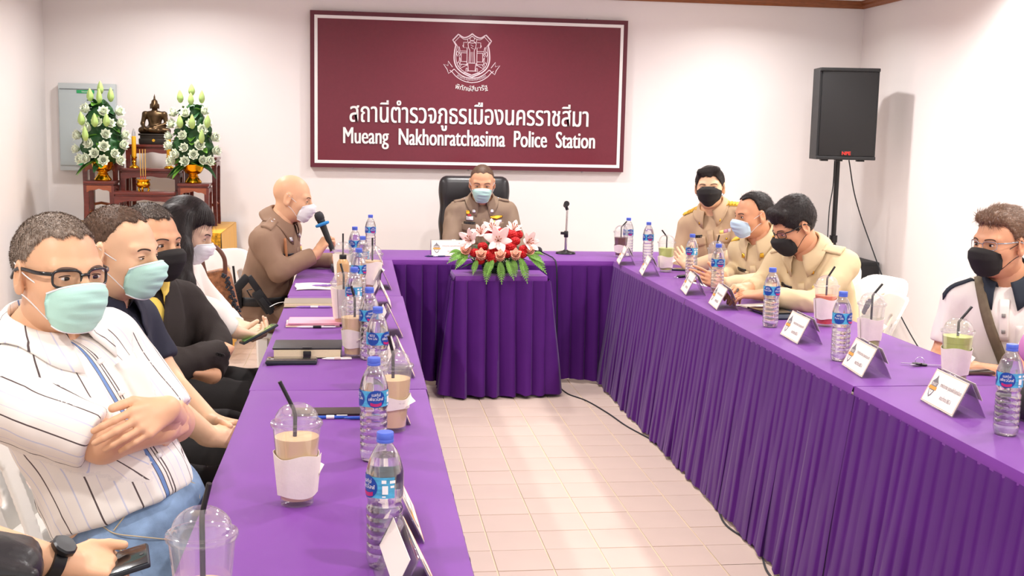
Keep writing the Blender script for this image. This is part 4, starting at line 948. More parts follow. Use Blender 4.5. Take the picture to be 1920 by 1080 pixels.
def uniform(P, cloth, metal, boards=None, pocket=True, tagside=1, pins=True, ribbons=True, star=0):
    D = -P.TR[:,2]
    for s in (1,-1):
        epaulette(P, s, boards or cloth)
        if star: pips(P, s*.085, -.005, star, (s*.026,0), M_SILV, D)
        if pins: patch(P, 'collar_pin', s*.058, -.045, .020, .020, metal, .010, .004, shape=lambda u,v: (u*(1-.5*abs(v)), v), nu=4, nv=4)
        if pocket:
            patch(P, 'breast_pocket', s*.088, -.195, .105, .115, cloth, .003, .0025)
            fl = patch(P, 'pocket_flap', s*.088, -.142, .112, .046, cloth, .006, .003, shape=flapshape, nu=8, nv=4)
            patch(P, 'button', s*.088, -.152, .011, .011, metal, .010, .003, nu=3, nv=3, shape=lambda u,v: (u*(1-.3*abs(v)*2), v*(1-.3*abs(u)*2)))
    patch(P, 'placket', 0, -.22, .034, .26, cloth, .003, .002, nu=3, nv=10)
    patch(P, 'name_tag', tagside*.088, -.118, .070, .016, M_TAG, .006, .003)
    if ribbons:
        for k,c in enumerate(((236,224,236),(206,150,170),(240,214,120))): patch(P, 'ribbon_bar', -tagside*.088+(k-1)*.022, -.112, .021, .018, mat('ribbon %d' % k, srgb(*c), .7), .006, .003, nu=2, nv=2)
# striped-shirt man
band(P1, P1.pel[2]+.03, .04, mat('brown belt', srgb(70,52,44), .5), prims=torsoless(P1) if False else None) if False else None
for s in (1,): patch(P1, 'shirt_pocket', -.085, -.17, .11, .12, mat('striped pocket cloth', srgb(244,236,228), .8), .003, .0025)
for k in range(4): patch(P1, 'button', .0, -.09-.075*k, .010, .010, M_WHITE, .006, .003, nu=3, nv=3)
M_STITCH = mat('tan denim stitching', srgb(206,186,150), .7)
def seam(P, pts, m_, r_=.0013):
    S = np.array([(q[0],q[1]) for q in bez([(x,y,0) for x,y in pts], 8)]); D = np.array([unit(at(x,y,2.)-_co) for x,y in S]); Q = _co+D*1.9
    for _ in range(70): Q = Q+D*np.clip(ev(P.trouser_prims,Q),-.02,.04)[:,None]*.7
    m = MB(); m.tube(Q-D*.007, r_, 5); m.build('stitching', m_, P.root, True, True)
seam(P1, [(213,995),(232,970),(260,935),(285,922)], M_STITCH); seam(P1, [(190,985),(215,1000),(260,1006),(320,1012)], M_STITCH); seam(P1, [(165,1010),(200,1020),(240,1040),(262,1068)], M_STITCH); seam(P1, [(330,882),(352,900),(372,912),(374,935)], M_STITCH)
# navy polo
patch(P2, 'chest_logo', -.075, -.13, .030, .022, mat('orange logo thread', srgb(214,150,90), .7), .003, .002)
patch(P2, 'placket', 0, -.095, .030, .12, M_NAVY, .003, .003)
# blazer: lapels, cuff buttons
for s in (1,-1):
    patch(P3, 'lapel', s*.070, -.105, .085, .25, M_BLAZER, .004, .004, shape=lambda u,v,s=s: (u*(1.05-abs(v)*.9)-s*(.45-v)*.42+s*.12, v), nu=6, nv=10)
for k in range(3):
    c = at(408+k*5.0, 664+k*1.5, 3.635); m = MB(); m.lathe([(0,-.002),(.006,-.002),(.006,.002),(0,.002)], 10, c=c, R=rotx(pi/2)); m.build('cuff_button', M_BLACKP, P3.root, True, True)
# officer with the microphone
uniform(P5, M_TAN, M_SILV, star=2)
band(P5, P5.pel[2]+.075, .045, mat('black duty belt', srgb(30,29,30), .5))
M_GUN = mat('matt black gunmetal', srgb(48,48,50), .45, .4)
hol = MB()
gp = at(480,546,6.04); GX = np.array([.55,.12,-.83]); GX = unit(GX); GY = unit(np.cross(np.array([.1,-1,.05]),GX)); GN = np.cross(GX,GY); GR = np.stack([GX,GY,GN],1)
hol.box(gp+GR@np.array([.065,.0,.0]), (.135,.055,.035), .010, GR); hol.box(gp+GR@np.array([.09,.0,.012]), (.10,.030,.030), .008, GR); ho = hol.build('holster', M_GUN, P5.root, True, True)
g = MB(); g.box(gp+GR@np.array([-.035,.012,.0]), (.10,.034,.028), .006, GR); g.box(gp+GR@np.array([-.075,-.038,.0]), (.045,.10,.030), .009, GR@rotz(.25)); g.tube([gp+GR@np.array([-.02,-.01,0]), gp+GR@np.array([-.03,-.035,0]), gp+GR@np.array([.01,-.038,0]), gp+GR@np.array([.02,-.01,0])], .004, 6)
g.build('pistol', M_GUN, ho, True, True)
m = MB(); q = at(446,560,6.12); m.box(q, (.045,.03,.10), .008); m.tube([q+np.array([-.01,0,.05]), q+np.array([-.022,0,.17])], .006, 6); m.build('belt_radio', M_BLACKP, P5.root, True, True)
patch(P5, 'medal_cord', .105, -.10, .012, .13, mat('cord', srgb(180,120,80), .7), .007, .004, nu=2, nv=8)
# officer at the head table
uniform(P6, M_TAN2, M_SILV, star=3, tagside=1)
patch(P6, 'wing_badge', -.088, -.085, .085, .026, M_GOLD, .007, .003, shape=wing, nu=8, nv=4)
patch(P6, 'crest_badge', .088, -.088, .045, .026, M_SILV, .007, .003); patch(P6, 'crest_pin', .098, -.052, .022, .022, M_GOLD, .008, .003); patch(P6, 'red_pin', .088, -.070, .022, .012, M_RED, .008, .003)
patch(P6, 'hanging_medal', .085, -.205, .026, .050, M_SILV, .008, .004, shape=lambda u,v: (u*(1-.5*abs(v)*2), v))
# khaki men
uniform(P7, M_KHAKI2, M_GOLD, M_GOLDC); uniform(P8, M_KHAKI, M_GOLD, M_GOLDC); uniform(P9, M_KHAKI, M_GOLD, None)
patch(P9, 'epaulette_gap_line', -.080, -.005, .010, .060, M_BLACKP, .008, .004, dirn=-P9.TR[:,2])  # thin black strip laid on for the gap line of the epaulette
for P,s in ((P7,1),(P7,-1),(P8,-1)):
    for k in range(4): patch(P, 'braid_bar', s*(.095+k*.018), -.005, .009, .048, mat('deep gold braid', srgb(222,170,40), .6), .010, .003, dirn=-P.TR[:,2], nu=2, nv=5)
# white polo with dark shoulder flashes, sling bag
M_NAVYC = MATS['dark navy collar knit']; M_BAG = mat('olive-brown bag cloth', srgb(120,106,84), .8, noise=.25, nscale=25, bump=.3, bscale=300)
for s in (1,-1): patch(P10, 'shoulder_flash', s*.165, .035, .11, .013, M_NAVYC, .004, .002, dirn=-P10.TR[:,2], nu=8, nv=3, rot=s*.15)
patch(P10, 'placket', 0, -.105, .032, .14, M_POLO, .004, .003)
for k in range(2): patch(P10, 'button', 0, -.085-.055*k, .012, .012, mat('grey button', srgb(150,146,140), .4), .009, .003, nu=3, nv=3)
patch(P10, 'breast_pocket', -.088, -.17, .10, .10, M_POLO, .003, .002)
patch(P10, 'bag_strap', .04, -.14, .034, .34, M_BAG, .008, .004, rot=-.32, nu=3, nv=16)
bg_ = patch(P10, 'sling_bag', -.02, -.325, .30, .14, M_BAG, .008, .035, rot=-.42, nu=12, nv=6)
for k in range(2): patch(P10, 'bag_seam', -.02+.008*k, -.30-.05*k, .27, .008, mat('dark seam', srgb(66,56,46), .8), .044, .003, rot=-.42, nu=12, nv=2)
# ================================================================ things on the tables
M_PET = clear_mat('clear bottle plastic', (.99,.99,1,1), .26, .05, .055)
M_WATER = mat('water', (1,1,1,1), .0, trans=1., ior=1.33, spec=.5)
M_CAP = mat('blue bottle cap', srgb(86,112,214), .4)
M_LBL = mat('blue bottle label', srgb(84,178,220), .4, noise=.35, nscale=60, stretch=(1,1,3)); M_LBL2 = mat('deep blue badge', srgb(28,72,160), .35); M_LBLR = mat('magenta wave', srgb(190,40,110), .4)
def cyl_wrap(R, z0):
    def b(v): w = v.copy(); a = v[:,0]/R; w[:,0] = (R+.0012)*np.sin(a); w[:,2] = z0+v[:,1]; w[:,1] = -(R+.0012)*np.cos(a); return w
    return b
BH = .238
BP = [(.0,.0),(.024,.0),(.0285,.003),(.0305,.010)]
for k in range(6):
    z = .014+k*.0165; BP += [(.0315,z),(.0322,z+.006),(.0318,z+.012),(.0302,z+.0145)]
BP += [(.0296,.116),(.0302,.121),(.0325,.127),(.0330,.132),(.0330,.168),(.0326,.172),(.0310,.180),(.0268,.195),(.0205,.209),(.0152,.217),(.0128,.2205),(.0128,.228)]
def make_bottle():
    t = thing('water_bottle', 'x', 'bottle', (0,0,0), 'clear water bottles with blue caps')
    m = MB(); m.lathe(BP, 28, cap=False, rad=lambda a,k: 1+ (.012*math.sin(a*8) if 3 < k < 28 else 0)); m.build('bottle_body', M_PET, t, True)
    m = MB(); wp = [(r*.955 if r > 0 else 0, max(z,.002)) for r,z in BP if z < .20] + [(.0235,.2),(0,.2)]; m.lathe(wp, 28, cap=False, rad=lambda a,k: 1+(.012*math.sin(a*8) if 3 < k < 28 else 0)); m.build('water', M_WATER, t, True)
    m = MB(); m.lathe([(.0148,.2235),(.0152,.2245),(.0152,.2285),(.0146,.229),(.0150,.2295),(.0150,.2395),(.0142,.2412),(0,.2415)], 28, cap=True, rad=lambda a,k: 1+.012*math.sin(a*28)*(1 if 3 < k < 6 else 0)); m.build('cap', M_CAP, t, True)
    R = .0336
    m = MB(); m.grid(lambda u,v: (R*math.sin(-2.45+4.0*u), -R*math.cos(-2.45+4.0*u), .1315+.037*v), 36, 2); lb = m.build('label', M_LBL, t, True)
    def oval(cx, w, h, off): return lambda u,v: (lambda a,r: ((R+off)*math.sin((cx+r*w*math.cos(a))/R), -(R+off)*math.cos((cx+r*w*math.cos(a))/R), .150+r*h*math.sin(a)))(2*pi*u, v)
    m = MB(); m.grid(oval(0,.0215,.0205,.0004), 28, 3); bd = m.build('badge', M_LBL2, lb, True)
    m = MB(); m.grid(lambda u,v: (lambda x,z: ((R+.0008)*math.sin(x/R), -(R+.0008)*math.cos(x/R), z))(-.013+.026*u, .1355+.007*v-.003*math.sin(pi*u)), 10, 2); m.build('wave', M_LBLR, lb, True)
    m = MB(); text_to(m, 'เนสท์เล่', .01, (0,0,0), None, width=.020, bend=cyl_wrap(R,.1610)); text_to(m, 'เพียวไลฟ์', .01, (0,0,0), None, width=.034, bend=cyl_wrap(R,.1510)); m.build('lettering', M_WHITE, lb, False)
    m = MB(); text_to(m, 'NESTLE', .01, (0,0,0), None, width=.017, bend=lambda v: cyl_wrap(R,.1600)(v+np.array([-.047,0,0]))); text_to(m, 'Pure Life', .01, (0,0,0), None, width=.030, bend=lambda v: cyl_wrap(R,.1515)(v+np.array([-.047,0,0]))); m.build('lettering', M_WHITE, lb, False)
    m = MB(); m.grid(oval(-.047,.0195,.0195,.0003), 28, 3); m.build('badge', M_LBL2, lb, True)
    m = MB()
    for x0,x1,z0,z1 in ((.030,.040,.139,.154),(.029,.037,.158,.164),(.043,.053,.158,.163),(.044,.051,.150,.154),(.030,.036,.1335,.136)):
        m.grid(lambda u,v,x0=x0,x1=x1,z0=z0,z1=z1: ((R+.0006)*math.sin((x0+(x1-x0)*u)/R), -(R+.0006)*math.cos((x0+(x1-x0)*u)/R), z0+(z1-z0)*v), 4, 1)
    m.build('print_block', M_WHITE, lb, False)
    return t
bt0 = make_bottle(); used = [False]
def bottle(x, y, rz, label):
    o = bt0 if not used[0] else copy_tree(bt0); used[0] = True; o.location = (x,y,TZ+.0005); o.rotation_euler = (0,0,rz); o['label'] = label; return o
for x,y,rz,l in ((.047,1.985,-1.05,'nearest water bottle on the left table, cut by the bottom edge'), (.036,2.655,.15,'second nearest water bottle on the left table, badge facing the camera'),
    (.057,3.43,.9,'water bottle in front of the third card on the left row, behind a straw'), (.036,3.86,.2,'water bottle in the middle of the left row, Pure Life side showing'),
    (-.016,4.43,-.5,'water bottle beside the cup with the wrapped napkin on the left row'), (.001,5.15,1.0,'water bottle just behind the brown milk-tea bottle'),
    (.02,5.74,.3,'water bottle right behind a black straw on the far left table'), (-.02,6.30,.9,'water bottle near the speaking officer on the far left table'), (.072,7.20,.5,'water bottle standing alone at the left end of the head table'),
    (1.69,7.20,.2,'water bottle at the right end of the head table beside the cola'), (1.735,6.86,.1,'water bottle behind the second white card from the far right corner'),
    (1.772,6.05,-.8,'water bottle in front of the farthest khaki man'), (1.745,5.50,.1,'water bottle in front of the man with the pale blue mask'),
    (1.657,4.50,.55,'tall water bottle on the right row in front of the man with glasses'), (1.656,3.80,.7,'water bottle beside the red drink on the right row'), (1.690,2.80,-.75,'nearest water bottle on the right table, at the picture edge')):
    bottle(x,y,rz,l)

M_CUP = clear_mat('clear cup plastic', (.99,.99,.99,1), .10, .08, .09)
M_STRAW = mat('black straw', srgb(34,32,34), .3); M_NAP = mat('off-white napkin', srgb(250,238,226), .9, noise=.04, nscale=30, bump=.3, bscale=120)
DR = {k: mat(k+' drink', srgb(*c), .25, spec=.4, noise=.04, nscale=20) for k,c in dict(milk_tea=(250,212,160), cola=(110,62,40), matcha=(206,218,110), red=(226,46,34), pale_green=(224,232,196), orange=(250,140,90)).items()}
def cup(x, y, kind, label, fill=.125, wrap=None, straw=((0,0),(.0,.03),.235), rz=0., sc=1., layer=None, seed=0):
    r = random.Random(seed); t = thing('drink_cup', label, 'cup', (x,y,TZ+.0005), 'iced drinks in plastic cups', rz); t.scale = (sc,sc,sc)
    H_ = .166; R0, R1 = .033, .0485; rad = lambda z: R0+(R1-R0)*z/H_
    m = MB(); m.lathe([(0,.002),(R0-.003,.002),(R0,.0),(R0+.0005,.006)] + [(rad(z),z) for z in (.03,.06,.09,.12,.15,H_-.004)] + [(R1+.002,H_-.003),(R1+.002,H_)], 32, cap=False); m.build('cup_body', M_CUP, t, True)
    m = MB(); m.lathe([(0,.012),(rad(.012)-.0015,.012)] + [(rad(fill*q)-.0015, fill*q) for q in (.3,.6,1.)] + [(0,fill)], 32, cap=False); m.build('drink', DR[kind], t, True)
    if layer: m = MB(); m.lathe([(0,fill+.0005),(rad(fill)-.0015,fill+.0005),(rad(fill+.02)-.0015,fill+.022),(0,fill+.022)], 28, cap=False); m.build('drink_top', DR[layer], t, True)
    m = MB(); m.lathe([(R1+.0035,H_-.004),(R1+.0045,H_),(R1+.0035,H_+.005),(R1-.002,H_+.006),(R1-.0045,H_+.008)] + [((R1-.0045)*math.cos(a), H_+.008+.036*math.sin(a)) for a in np.linspace(.1,1.28,8)], 32, cap=False); m.build('dome_lid', M_CUP, t, True)
    (bx,by),(tx,ty),hz = straw
    m = MB(); kz = H_+.030; kx, ky = bx*.3, by*.3
    m.tube([(bx*.2,by*.2,fill-.01), (kx*.5,ky*.5,kz-.012), (kx,ky,kz)] + [(kx+tx*.06, ky+ty*.06, kz+(hz-kz)*.08), (tx,ty,hz)], .0042, 10); m.build('straw', M_STRAW, t, True)
    if wrap:
        z0, z1 = wrap; ph = r.uniform(0,6)
        def wr(u,v):
            a = 2*pi*1.08*u+ph; z = z0+(z1-z0)*v+.004*math.sin(3*a+ph)*(1 if v > .5 else -.6); q = rad(z)+.0025+.0015*math.sin(5*a)+.004*max(0,u-.86)/.14
            return (q*math.cos(a), q*math.sin(a), z)
        m = MB(); m.shell(wr, 44, 6, lambda u,v: (math.cos(2*pi*1.08*u+ph), math.sin(2*pi*1.08*u+ph), 0), .0012); nk_ = m.build('napkin_wrap', M_NAP, t, True)
        a = r.uniform(-1.2,.2); zc = z0+(z1-z0)*.62; q = rad(zc)+.003
        m = MB(); m.shell(lambda u,v: (q*math.cos(a)+(.018*u*(1-abs(2*v-1)))*math.cos(a+.4)-.03*(v-.5)*math.sin(a), q*math.sin(a)+(.018*u*(1-abs(2*v-1)))*math.sin(a+.4)+.03*(v-.5)*math.cos(a), zc+.035*(v-.5)*(1-.4*u)), 4, 8, lambda u,v: (math.sin(a),-math.cos(a),0), .0012); m.build('napkin_corner', M_NAP, nk_, True)
    return t
cup(-.226,1.69,'milk_tea','cup with a clear dome and black straw cut off by the bottom edge',.09,None,((.0,.02),(.012,-.002),.245),seed=1)
cup(-.123,2.345,'milk_tea','iced milk tea with white napkin sleeve, alone on the near left table',.14,(.020,.105),((-.02,0),(-.034,.0),.255),seed=2,rz=.2)
cup(.088,2.925,'milk_tea','iced milk tea standing behind the second water bottle on the left table',.135,(.06,.09),((0,0),(-.012,-.01),.245),seed=3)
cup(-.012,3.905,'milk_tea','iced milk tea with low white sleeve in the middle of the left row',.135,(.035,.095),((.0,0),(-.012,.0),.24),seed=4)
cup(-.057,4.55,'milk_tea','iced drink in a tall napkin sleeve behind the brown notebook row',.12,(.03,.15),((0,0),(-.012,.01),.24),seed=5)
cup(.066,5.62,'milk_tea','peach coloured drink next to the tent cards of the far left table',.135,(.02,.13),((0,0),(.0,.0),.245),seed=6)
cup(-.076,5.78,'milk_tea','wrapped cup behind the brown bottle, before the microphone hand',.12,(.02,.15),((0,0),(.0,.0),.25),seed=7)
cup(1.628,7.13,'cola','iced cola in a napkin at the far right corner',.13,(.03,.08),((0,0),(.035,0),.235),seed=8,sc=.95)
cup(1.715,6.36,'matcha','green tea cup with a pale sleeve in front of the farthest khaki man',.135,(.025,.09),((0,0),(-.03,.0),.235),seed=9)
cup(1.900,6.02,'pale_green','pale green drink half hidden behind the bottle of the blue-masked man',.06,(.02,.05),((0,0),(.01,0),.24),seed=10)
cup(1.897,4.52,'red','red iced drink with white sleeve on the right row',.105,(.032,.115),((0,0),(.03,.0),.245),layer='orange',seed=11)
cup(1.862,4.015,'matcha','green drink in a pale napkin sleeve beside the keys',.06,(.035,.115),((.0,0),(.035,.0),.24),layer='pale_green',seed=12)
cup(1.880,3.425,'matcha','green iced drink in front of the man in the white polo',.13,(.03,.115),((0,0),(.04,.0),.245),layer='matcha',seed=13)
# brown milk-tea bottle with a black cap
t = thing('drink_bottle', 'brown milk-tea bottle with a black cap on the far left table', 'bottle', (-.073,5.545,TZ+.0005))
m = MB(); m.lathe([(0,0),(.026,0),(.029,.003),(.029,.125),(.027,.135),(.018,.148),(.015,.152)], 24); m.build('bottle_body', mat('brown milk tea', srgb(204,160,104), .2, coat=.6), t, True)
m = MB(); m.lathe([(.0165,.150),(.017,.152),(.017,.168),(.016,.170),(0,.170)], 24, rad=lambda a,k: 1+.015*math.sin(20*a)); m.build('cap', M_BLACKP, t, True)

# ---- name cards
M_ACR = clear_mat('clear acrylic sheet', (.93,.92,.95,1), .14, .05); M_PAPER = mat('white card paper', srgb(252,240,230), .8); M_GREYL = mat('grey logo print', srgb(126,122,124), .7); M_ORL = mat('orange logo print', srgb(236,164,74), .7); M_TXT = mat('grey printed text', srgb(96,80,80), .8)
CARD_D, CARD_H, CARD_L = .094, .098, .215
def make_card(lines):
    t = thing('name_card', 'x', 'name card', (0,0,0), 'tent name cards'); d, h, L = CARD_D, CARD_H, CARD_L
    ln_ = math.hypot(d/2,h); sy = np.array([0,d/2/ln_,h/ln_]); nn = np.array([0,-h/ln_,d/2/ln_]); R = np.stack([np.array([1,0,0]),sy,nn],1)
    ln2 = ln_; sy2 = np.array([0,-d/2/ln_,h/ln_]); nb = np.array([0,h/ln_,d/2/ln_]); R2 = np.stack([np.array([-1,0,0]),sy2,nb],1)
    m = MB(); m.box(np.array([0,-d/4,h/2])+.0*nn, (L,ln_,.0025), .0006, R); m.build('front_pane', M_ACR, t, True)
    m = MB(); m.box(np.array([0,d/4,h/2]), (L,ln_,.0025), .0006, R2); m.build('back_pane', M_ACR, t, True)
    m = MB(); m.box(np.array([0,-d/4,h/2])+nn*.0022, (L-.006,ln_-.006,.0010), 0, R); pp = m.build('paper', M_PAPER, t, False)
    m = MB(); m.box(np.array([0,d/4,h*.72])+nb*.0022, (L-.006,ln_*.5,.0010), 0, R2); m.build('paper_back', M_PAPER, t, False)
    C = lambda x,y: np.array([0,-d/4,h/2])+R@np.array([x,y,.0030])
    lx = -.072; m = MB(); m.poly([(0,.036),(.007,.024),(.019,.014),(.017,-.010),(.010,-.026),(0,-.034),(-.010,-.026),(-.017,-.010),(-.019,.014),(-.007,.024)], .0004, R, C(lx,0)); lg = m.build('logo', M_GREYL, pp, False)
    m = MB(); m.poly([(-.013,-.012),(.013,-.012),(.007,-.022),(0,-.029),(-.007,-.022)], .0006, R, C(lx,0)); m.build('logo_field', M_PAPER, pp, False)
    m = MB(); m.poly([(-.024,-.009),(.024,-.009),(.022,.001),(-.022,.001)], .0008, R, C(lx,0)); m.build('logo_band', M_ORL, pp, False)
    m = MB(); text_to(m, 'SMART', .01, C(lx,.008)+nn*.0006, R, width=.032, height=.010); text_to(m, 'V', .01, C(lx,-.017)+nn*.0008, R, width=.008, height=.008, mi=1); m.build('lettering', [M_PAPER, M_GREYL], pp, False)
    m = MB()
    for k,(tx,w,yy,hh) in enumerate(lines): text_to(m, tx, .012, C(.028,yy), R, width=w, height=hh)
    m.build('lettering', M_TXT, pp, False)
    m = MB(); z_ = .0004
    for x0,x1,y0,y1 in ((-L/2+.005,L/2-.005,-ln_/2+.0055,-ln_/2+.0065),(-L/2+.005,L/2-.005,ln_/2-.0065,ln_/2-.0055),(-L/2+.005,-L/2+.006,-ln_/2+.006,ln_/2-.006),(L/2-.006,L/2-.005,-ln_/2+.006,ln_/2-.006)):
        m.poly([(x0,y0),(x1,y0),(x1,y1),(x0,y1)], .0003, R, C(0,0))
    m.build('border_line', M_ORL, pp, False)
    return t
cA = make_card([('ภาคประชาชน ชุมชนหลังวัดสุทธจินดา', .132, .012, .017), ('คณะทำงาน BIG 6', .070, -.020, .014)])
cB = make_card([('ภาคประชาชน ชุมชนบุมะค่า', .120, .012, .016), ('คณะทำงาน BIG 6', .070, -.020, .014)])
ub = {id(cA): False, id(cB): False}
def card(src, x, y, rz, label):
    o = src if not ub[id(src)] else copy_tree(src); ub[id(src)] = True; o.location = (x,y,TZ+.0005); o.rotation_euler = (0,0,rz); o['label'] = label
card(cA, 1.690, 3.083, -pi/2-.06, 'BIG 6 name card on the nearest right table before the edge bottle')
card(cB, 1.664, 3.605, -pi/2-.10, 'name card right of the keys, in front of the green drink')
card(cB, 1.672, 4.203, -pi/2-.05, 'name card below the red drink')
card(cB, 1.628, 5.032, -pi/2-.12, 'name card in front of the bending man with glasses')
card(cB, 1.624, 5.500, -pi/2-.15, 'name card in front of the blue-masked man, beside its bottle')
card(cB, 1.592, 6.245, -pi/2-.16, 'name card below the green tea of the farthest khaki man')
card(cB, 1.582, 6.780, -pi/2-.15, 'name card at the far right corner below the cola')
for x,y,r_,l in ((.090,6.66,.0,'farthest name card on the left row, seen end on'), (.105,5.66,.05,'second farthest name card on the left row, beside the peach drink'), (.093,5.08,.0,'name card on the left row level with the officer\'s knees'),
    (.112,4.36,.04,'name card on the left row behind the Pure Life bottle'), (.124,3.66,.03,'name card on the left row beside the black notebook'), (.082,3.07,.06,'name card leaning behind the second nearest left bottle'), (.070,2.19,.05,'name card right behind the nearest left bottle'), (.085,1.86,.1,'name card cut by the bottom edge beside the nearest left bottle')):
    card(cA, x, y, pi/2+r_, l)
card(cA, .545, 7.13, .02, 'name card on the head table in front of the officer')
# ================================================================ chairs
M_PLAST = mat('white chair plastic', srgb(246,240,232), .35, spec=.5)
def make_chair():
    """moulded plastic chair, facing +y, seat at .45"""
    t = thing('plastic_chair', 'x', 'chair', (0,0,0), 'white moulded plastic chairs')
    sp = [RC((-.17,-.16,.44),(-.17,.19,.44),.030,.030,.02), RC((.17,-.16,.44),(.17,.19,.44),.030,.030,.02)]
    def seat(P):
        x,y,z = P[...,0],P[...,1],P[...,2]; zc = .440-.012*np.cos(np.clip(x/.2,-1,1)*pi/2)-.02*np.clip((y-.13)/.1,0,1)**2
        return np.maximum(np.maximum(np.abs(z-zc)-.008, np.sqrt(np.maximum(np.abs(x)-.15,0)**2+np.maximum(np.abs(y)-.15,0)**2)-.065), -1)
    pr = [(seat, np.array([-.23,-.23,.38]), np.array([.23,.23,.48]), .008, 'u')]
    v,f = surf(pr, .0075); mesh_obj('seat', v, f.tolist(), M_PLAST, t, True)
    def back(P):
        x,y,z = P[...,0],P[...,1],P[...,2]; yc = -.195-.16*np.clip((z-.42)/.42,0,1.2)**1.2+.05*(x/.22)**2*1.0
        out = np.sqrt(np.maximum(np.abs(x)-.10,0)**2+np.maximum(z-.72,0)**2)-.115+np.clip((.72-z),0,.3)*.02; d = np.maximum(np.abs(y-yc)-.0075, np.maximum(out, .40-z))
        for cx,w in ((-.085,.022),(0,.024),(.085,.022)):
            zt = .745-.35*abs(cx); s = np.sqrt((x-cx*(1+.15*(z-.6)))**2 + np.maximum(np.abs(z-(zt+.50)/2)-(zt-.50)/2+w,0)**2)-w; d = np.maximum(d, -s)
        return d
    v,f = surf([(back, np.array([-.25,-.42,.38]), np.array([.25,-.12,.86]), .004, 'u')], .0065); mesh_obj('backrest', v, f.tolist(), M_PLAST, t, True)
    for sx in (1,-1):
        for sy in (1,-1):
            m = MB(); a = np.array([sx*.185,sy*.175,.43]); b = np.array([sx*.225,sy*.225+(-.03 if sy < 0 else 0),.0]); ax = unit((sx,sy,0)); n_ = np.array([-ax[1],ax[0],0])
            v = []
            for q,w in ((a,.034),(b,.022)): v += [q-n_*w-ax*.004, q+n_*w-ax*.004, q+n_*w*.7+ax*.010, q-n_*w*.7+ax*.010]
            m.add(v, [[0,1,5,4],[1,2,6,5],[2,3,7,6],[3,0,4,7],[0,3,2,1],[4,5,6,7]]); m.build('leg', M_PLAST, t, False)
    return t
ch0 = make_chair(); chu = [False]
def chair(x, y, face, label):
    o = ch0 if not chu[0] else copy_tree(ch0); chu[0] = True; o.location = (x,y,0); o.rotation_euler = (0,0,math.atan2(-face[0],face[1])); o['label'] = label
chair(-.53,2.56,(.92,-.38),'white plastic chair under the man in the striped shirt'); chair(-.71,3.17,(.97,-.2),'white plastic chair under the man in the navy polo'); chair(-.73,3.82,(.95,-.3),'white plastic chair under the man in the dark blazer')
chair(-.72,4.52,(.97,-.2),'white plastic chair under the woman with long hair'); chair(-.50,6.36,(.74,-.67),'white plastic chair with slotted back behind the officer with the microphone')
chair(2.28,6.74,(-.8,-.5),'white plastic chair under the farthest khaki man'); chair(2.34,6.02,(-.93,-.35),'white plastic chair under the blue-masked man'); chair(2.30,5.42,(-.97,-.2),'white plastic chair under the bending man with glasses')
chair(2.03,4.88,(-.985,.17),'empty white plastic chair pushed under the right table beside the red drink'); chair(2.50,3.12,(-.95,-.1),'white plastic chair under the person in the pink sleeve'); chair(2.46,4.04,(-.93,-.25),'white plastic chair under the man in the white polo')
# black office chair
M_LEATH = mat('black leather', srgb(40,38,40), .32, spec=.5, bump=.15, bscale=350)
t = thing('office_chair', 'black leather high-back office chair behind the head table', 'chair', (.80,8.02,0))
def rbx(c, b, r, R=None):
    c = np.asarray(c,float); b = np.asarray(b,float); R = np.eye(3) if R is None else R; m_ = np.linalg.norm(b)+r
    def f(P): q = np.abs((P-c)@R)-b+r; return np.sqrt((np.maximum(q,0)**2).sum(-1))+np.minimum(q.max(-1),0)-r
    return (f, c-m_, c+m_, .02, 'u')
v,f = surf([rbx((.795,8.08,.86),(.238,.05,.345),.05,rotx(-.08))], .011); v = v+vnormals(v,f)*(.010*np.sin(np.clip((v[:,2]-.55)/.66,0,1)*pi*3)**2)[:,None]; mesh_obj('backrest', v, f.tolist(), M_LEATH, t, True, True)
v,f = surf([rbx((.80,7.84,.46),(.25,.24,.055),.05)], .014); mesh_obj('seat', v, f.tolist(), M_LEATH, t, True, True)
for s in (1,-1):
    m = MB(); m.tube(bez([(.80+s*.27,8.06,.50),(.80+s*.29,8.04,.66),(.80+s*.29,7.86,.68),(.80+s*.28,7.76,.62),(.80+s*.26,7.80,.48)],6), .020, 8); m.build('armrest', M_BLACKP, t, True, True)
m = MB(); m.tube([(.80,7.84,.42),(.80,7.84,.10)], .03, 12); m.build('gas_column', M_BLACKP, t, True, True)
for k in range(5):
    a = 2*pi*k/5+.3; e = np.array([.80+.28*math.cos(a),7.84+.28*math.sin(a),.06]); m = MB(); m.tube([(.80,7.84,.11),e], [.03,.018], 8); lg = m.build('base_leg', M_BLACKP, t, True, True)
    m = MB(); m.lathe([(0,-.012),(.026,-.012),(.03,0),(.026,.012),(0,.012)], 12, c=(e[0],e[1],.031), R=rotx(pi/2)); m.build('castor', M_BLACKP, lg, True, True)

# ================================================================ loudspeakers and cables
M_SPK = mat('black textured cabinet', srgb(36,37,39), .6, bump=.3, bscale=500); M_GRL = mat('black perforated grille', srgb(34,34,36), .55, noise=.5, nscale=420, bump=.6, bscale=420)
M_NPE = mat('red logo plate letters', srgb(226,52,44), .4)
SPX, SPY, SPZ = 3.36, 7.92, 1.37
t = thing('loudspeaker', 'black loudspeaker with a red logo on a pole stand in the corner', 'speaker', (SPX,SPY,SPZ), None, -.16)
m = MB(); w, d, h = .405, .34, .625
m.poly([(-w/2,-d/2),(w/2,-d/2),(w/2,d*.1),(w*.32,d/2),(-w*.32,d/2),(-w/2,d*.1)], h, None, (0,0,0)); m.build('cabinet', M_SPK, t, False)
m = MB(); m.box((0,-d/2-.008,h/2), (w-.03,.02,h-.05), .006); m.build('grille', M_GRL, t, True)
for zz in (.012,h-.012): m = MB(); m.box((0,-d/2-.006,zz), (w,.03,.024), .005); m.build('rail', M_SPK, t, True)
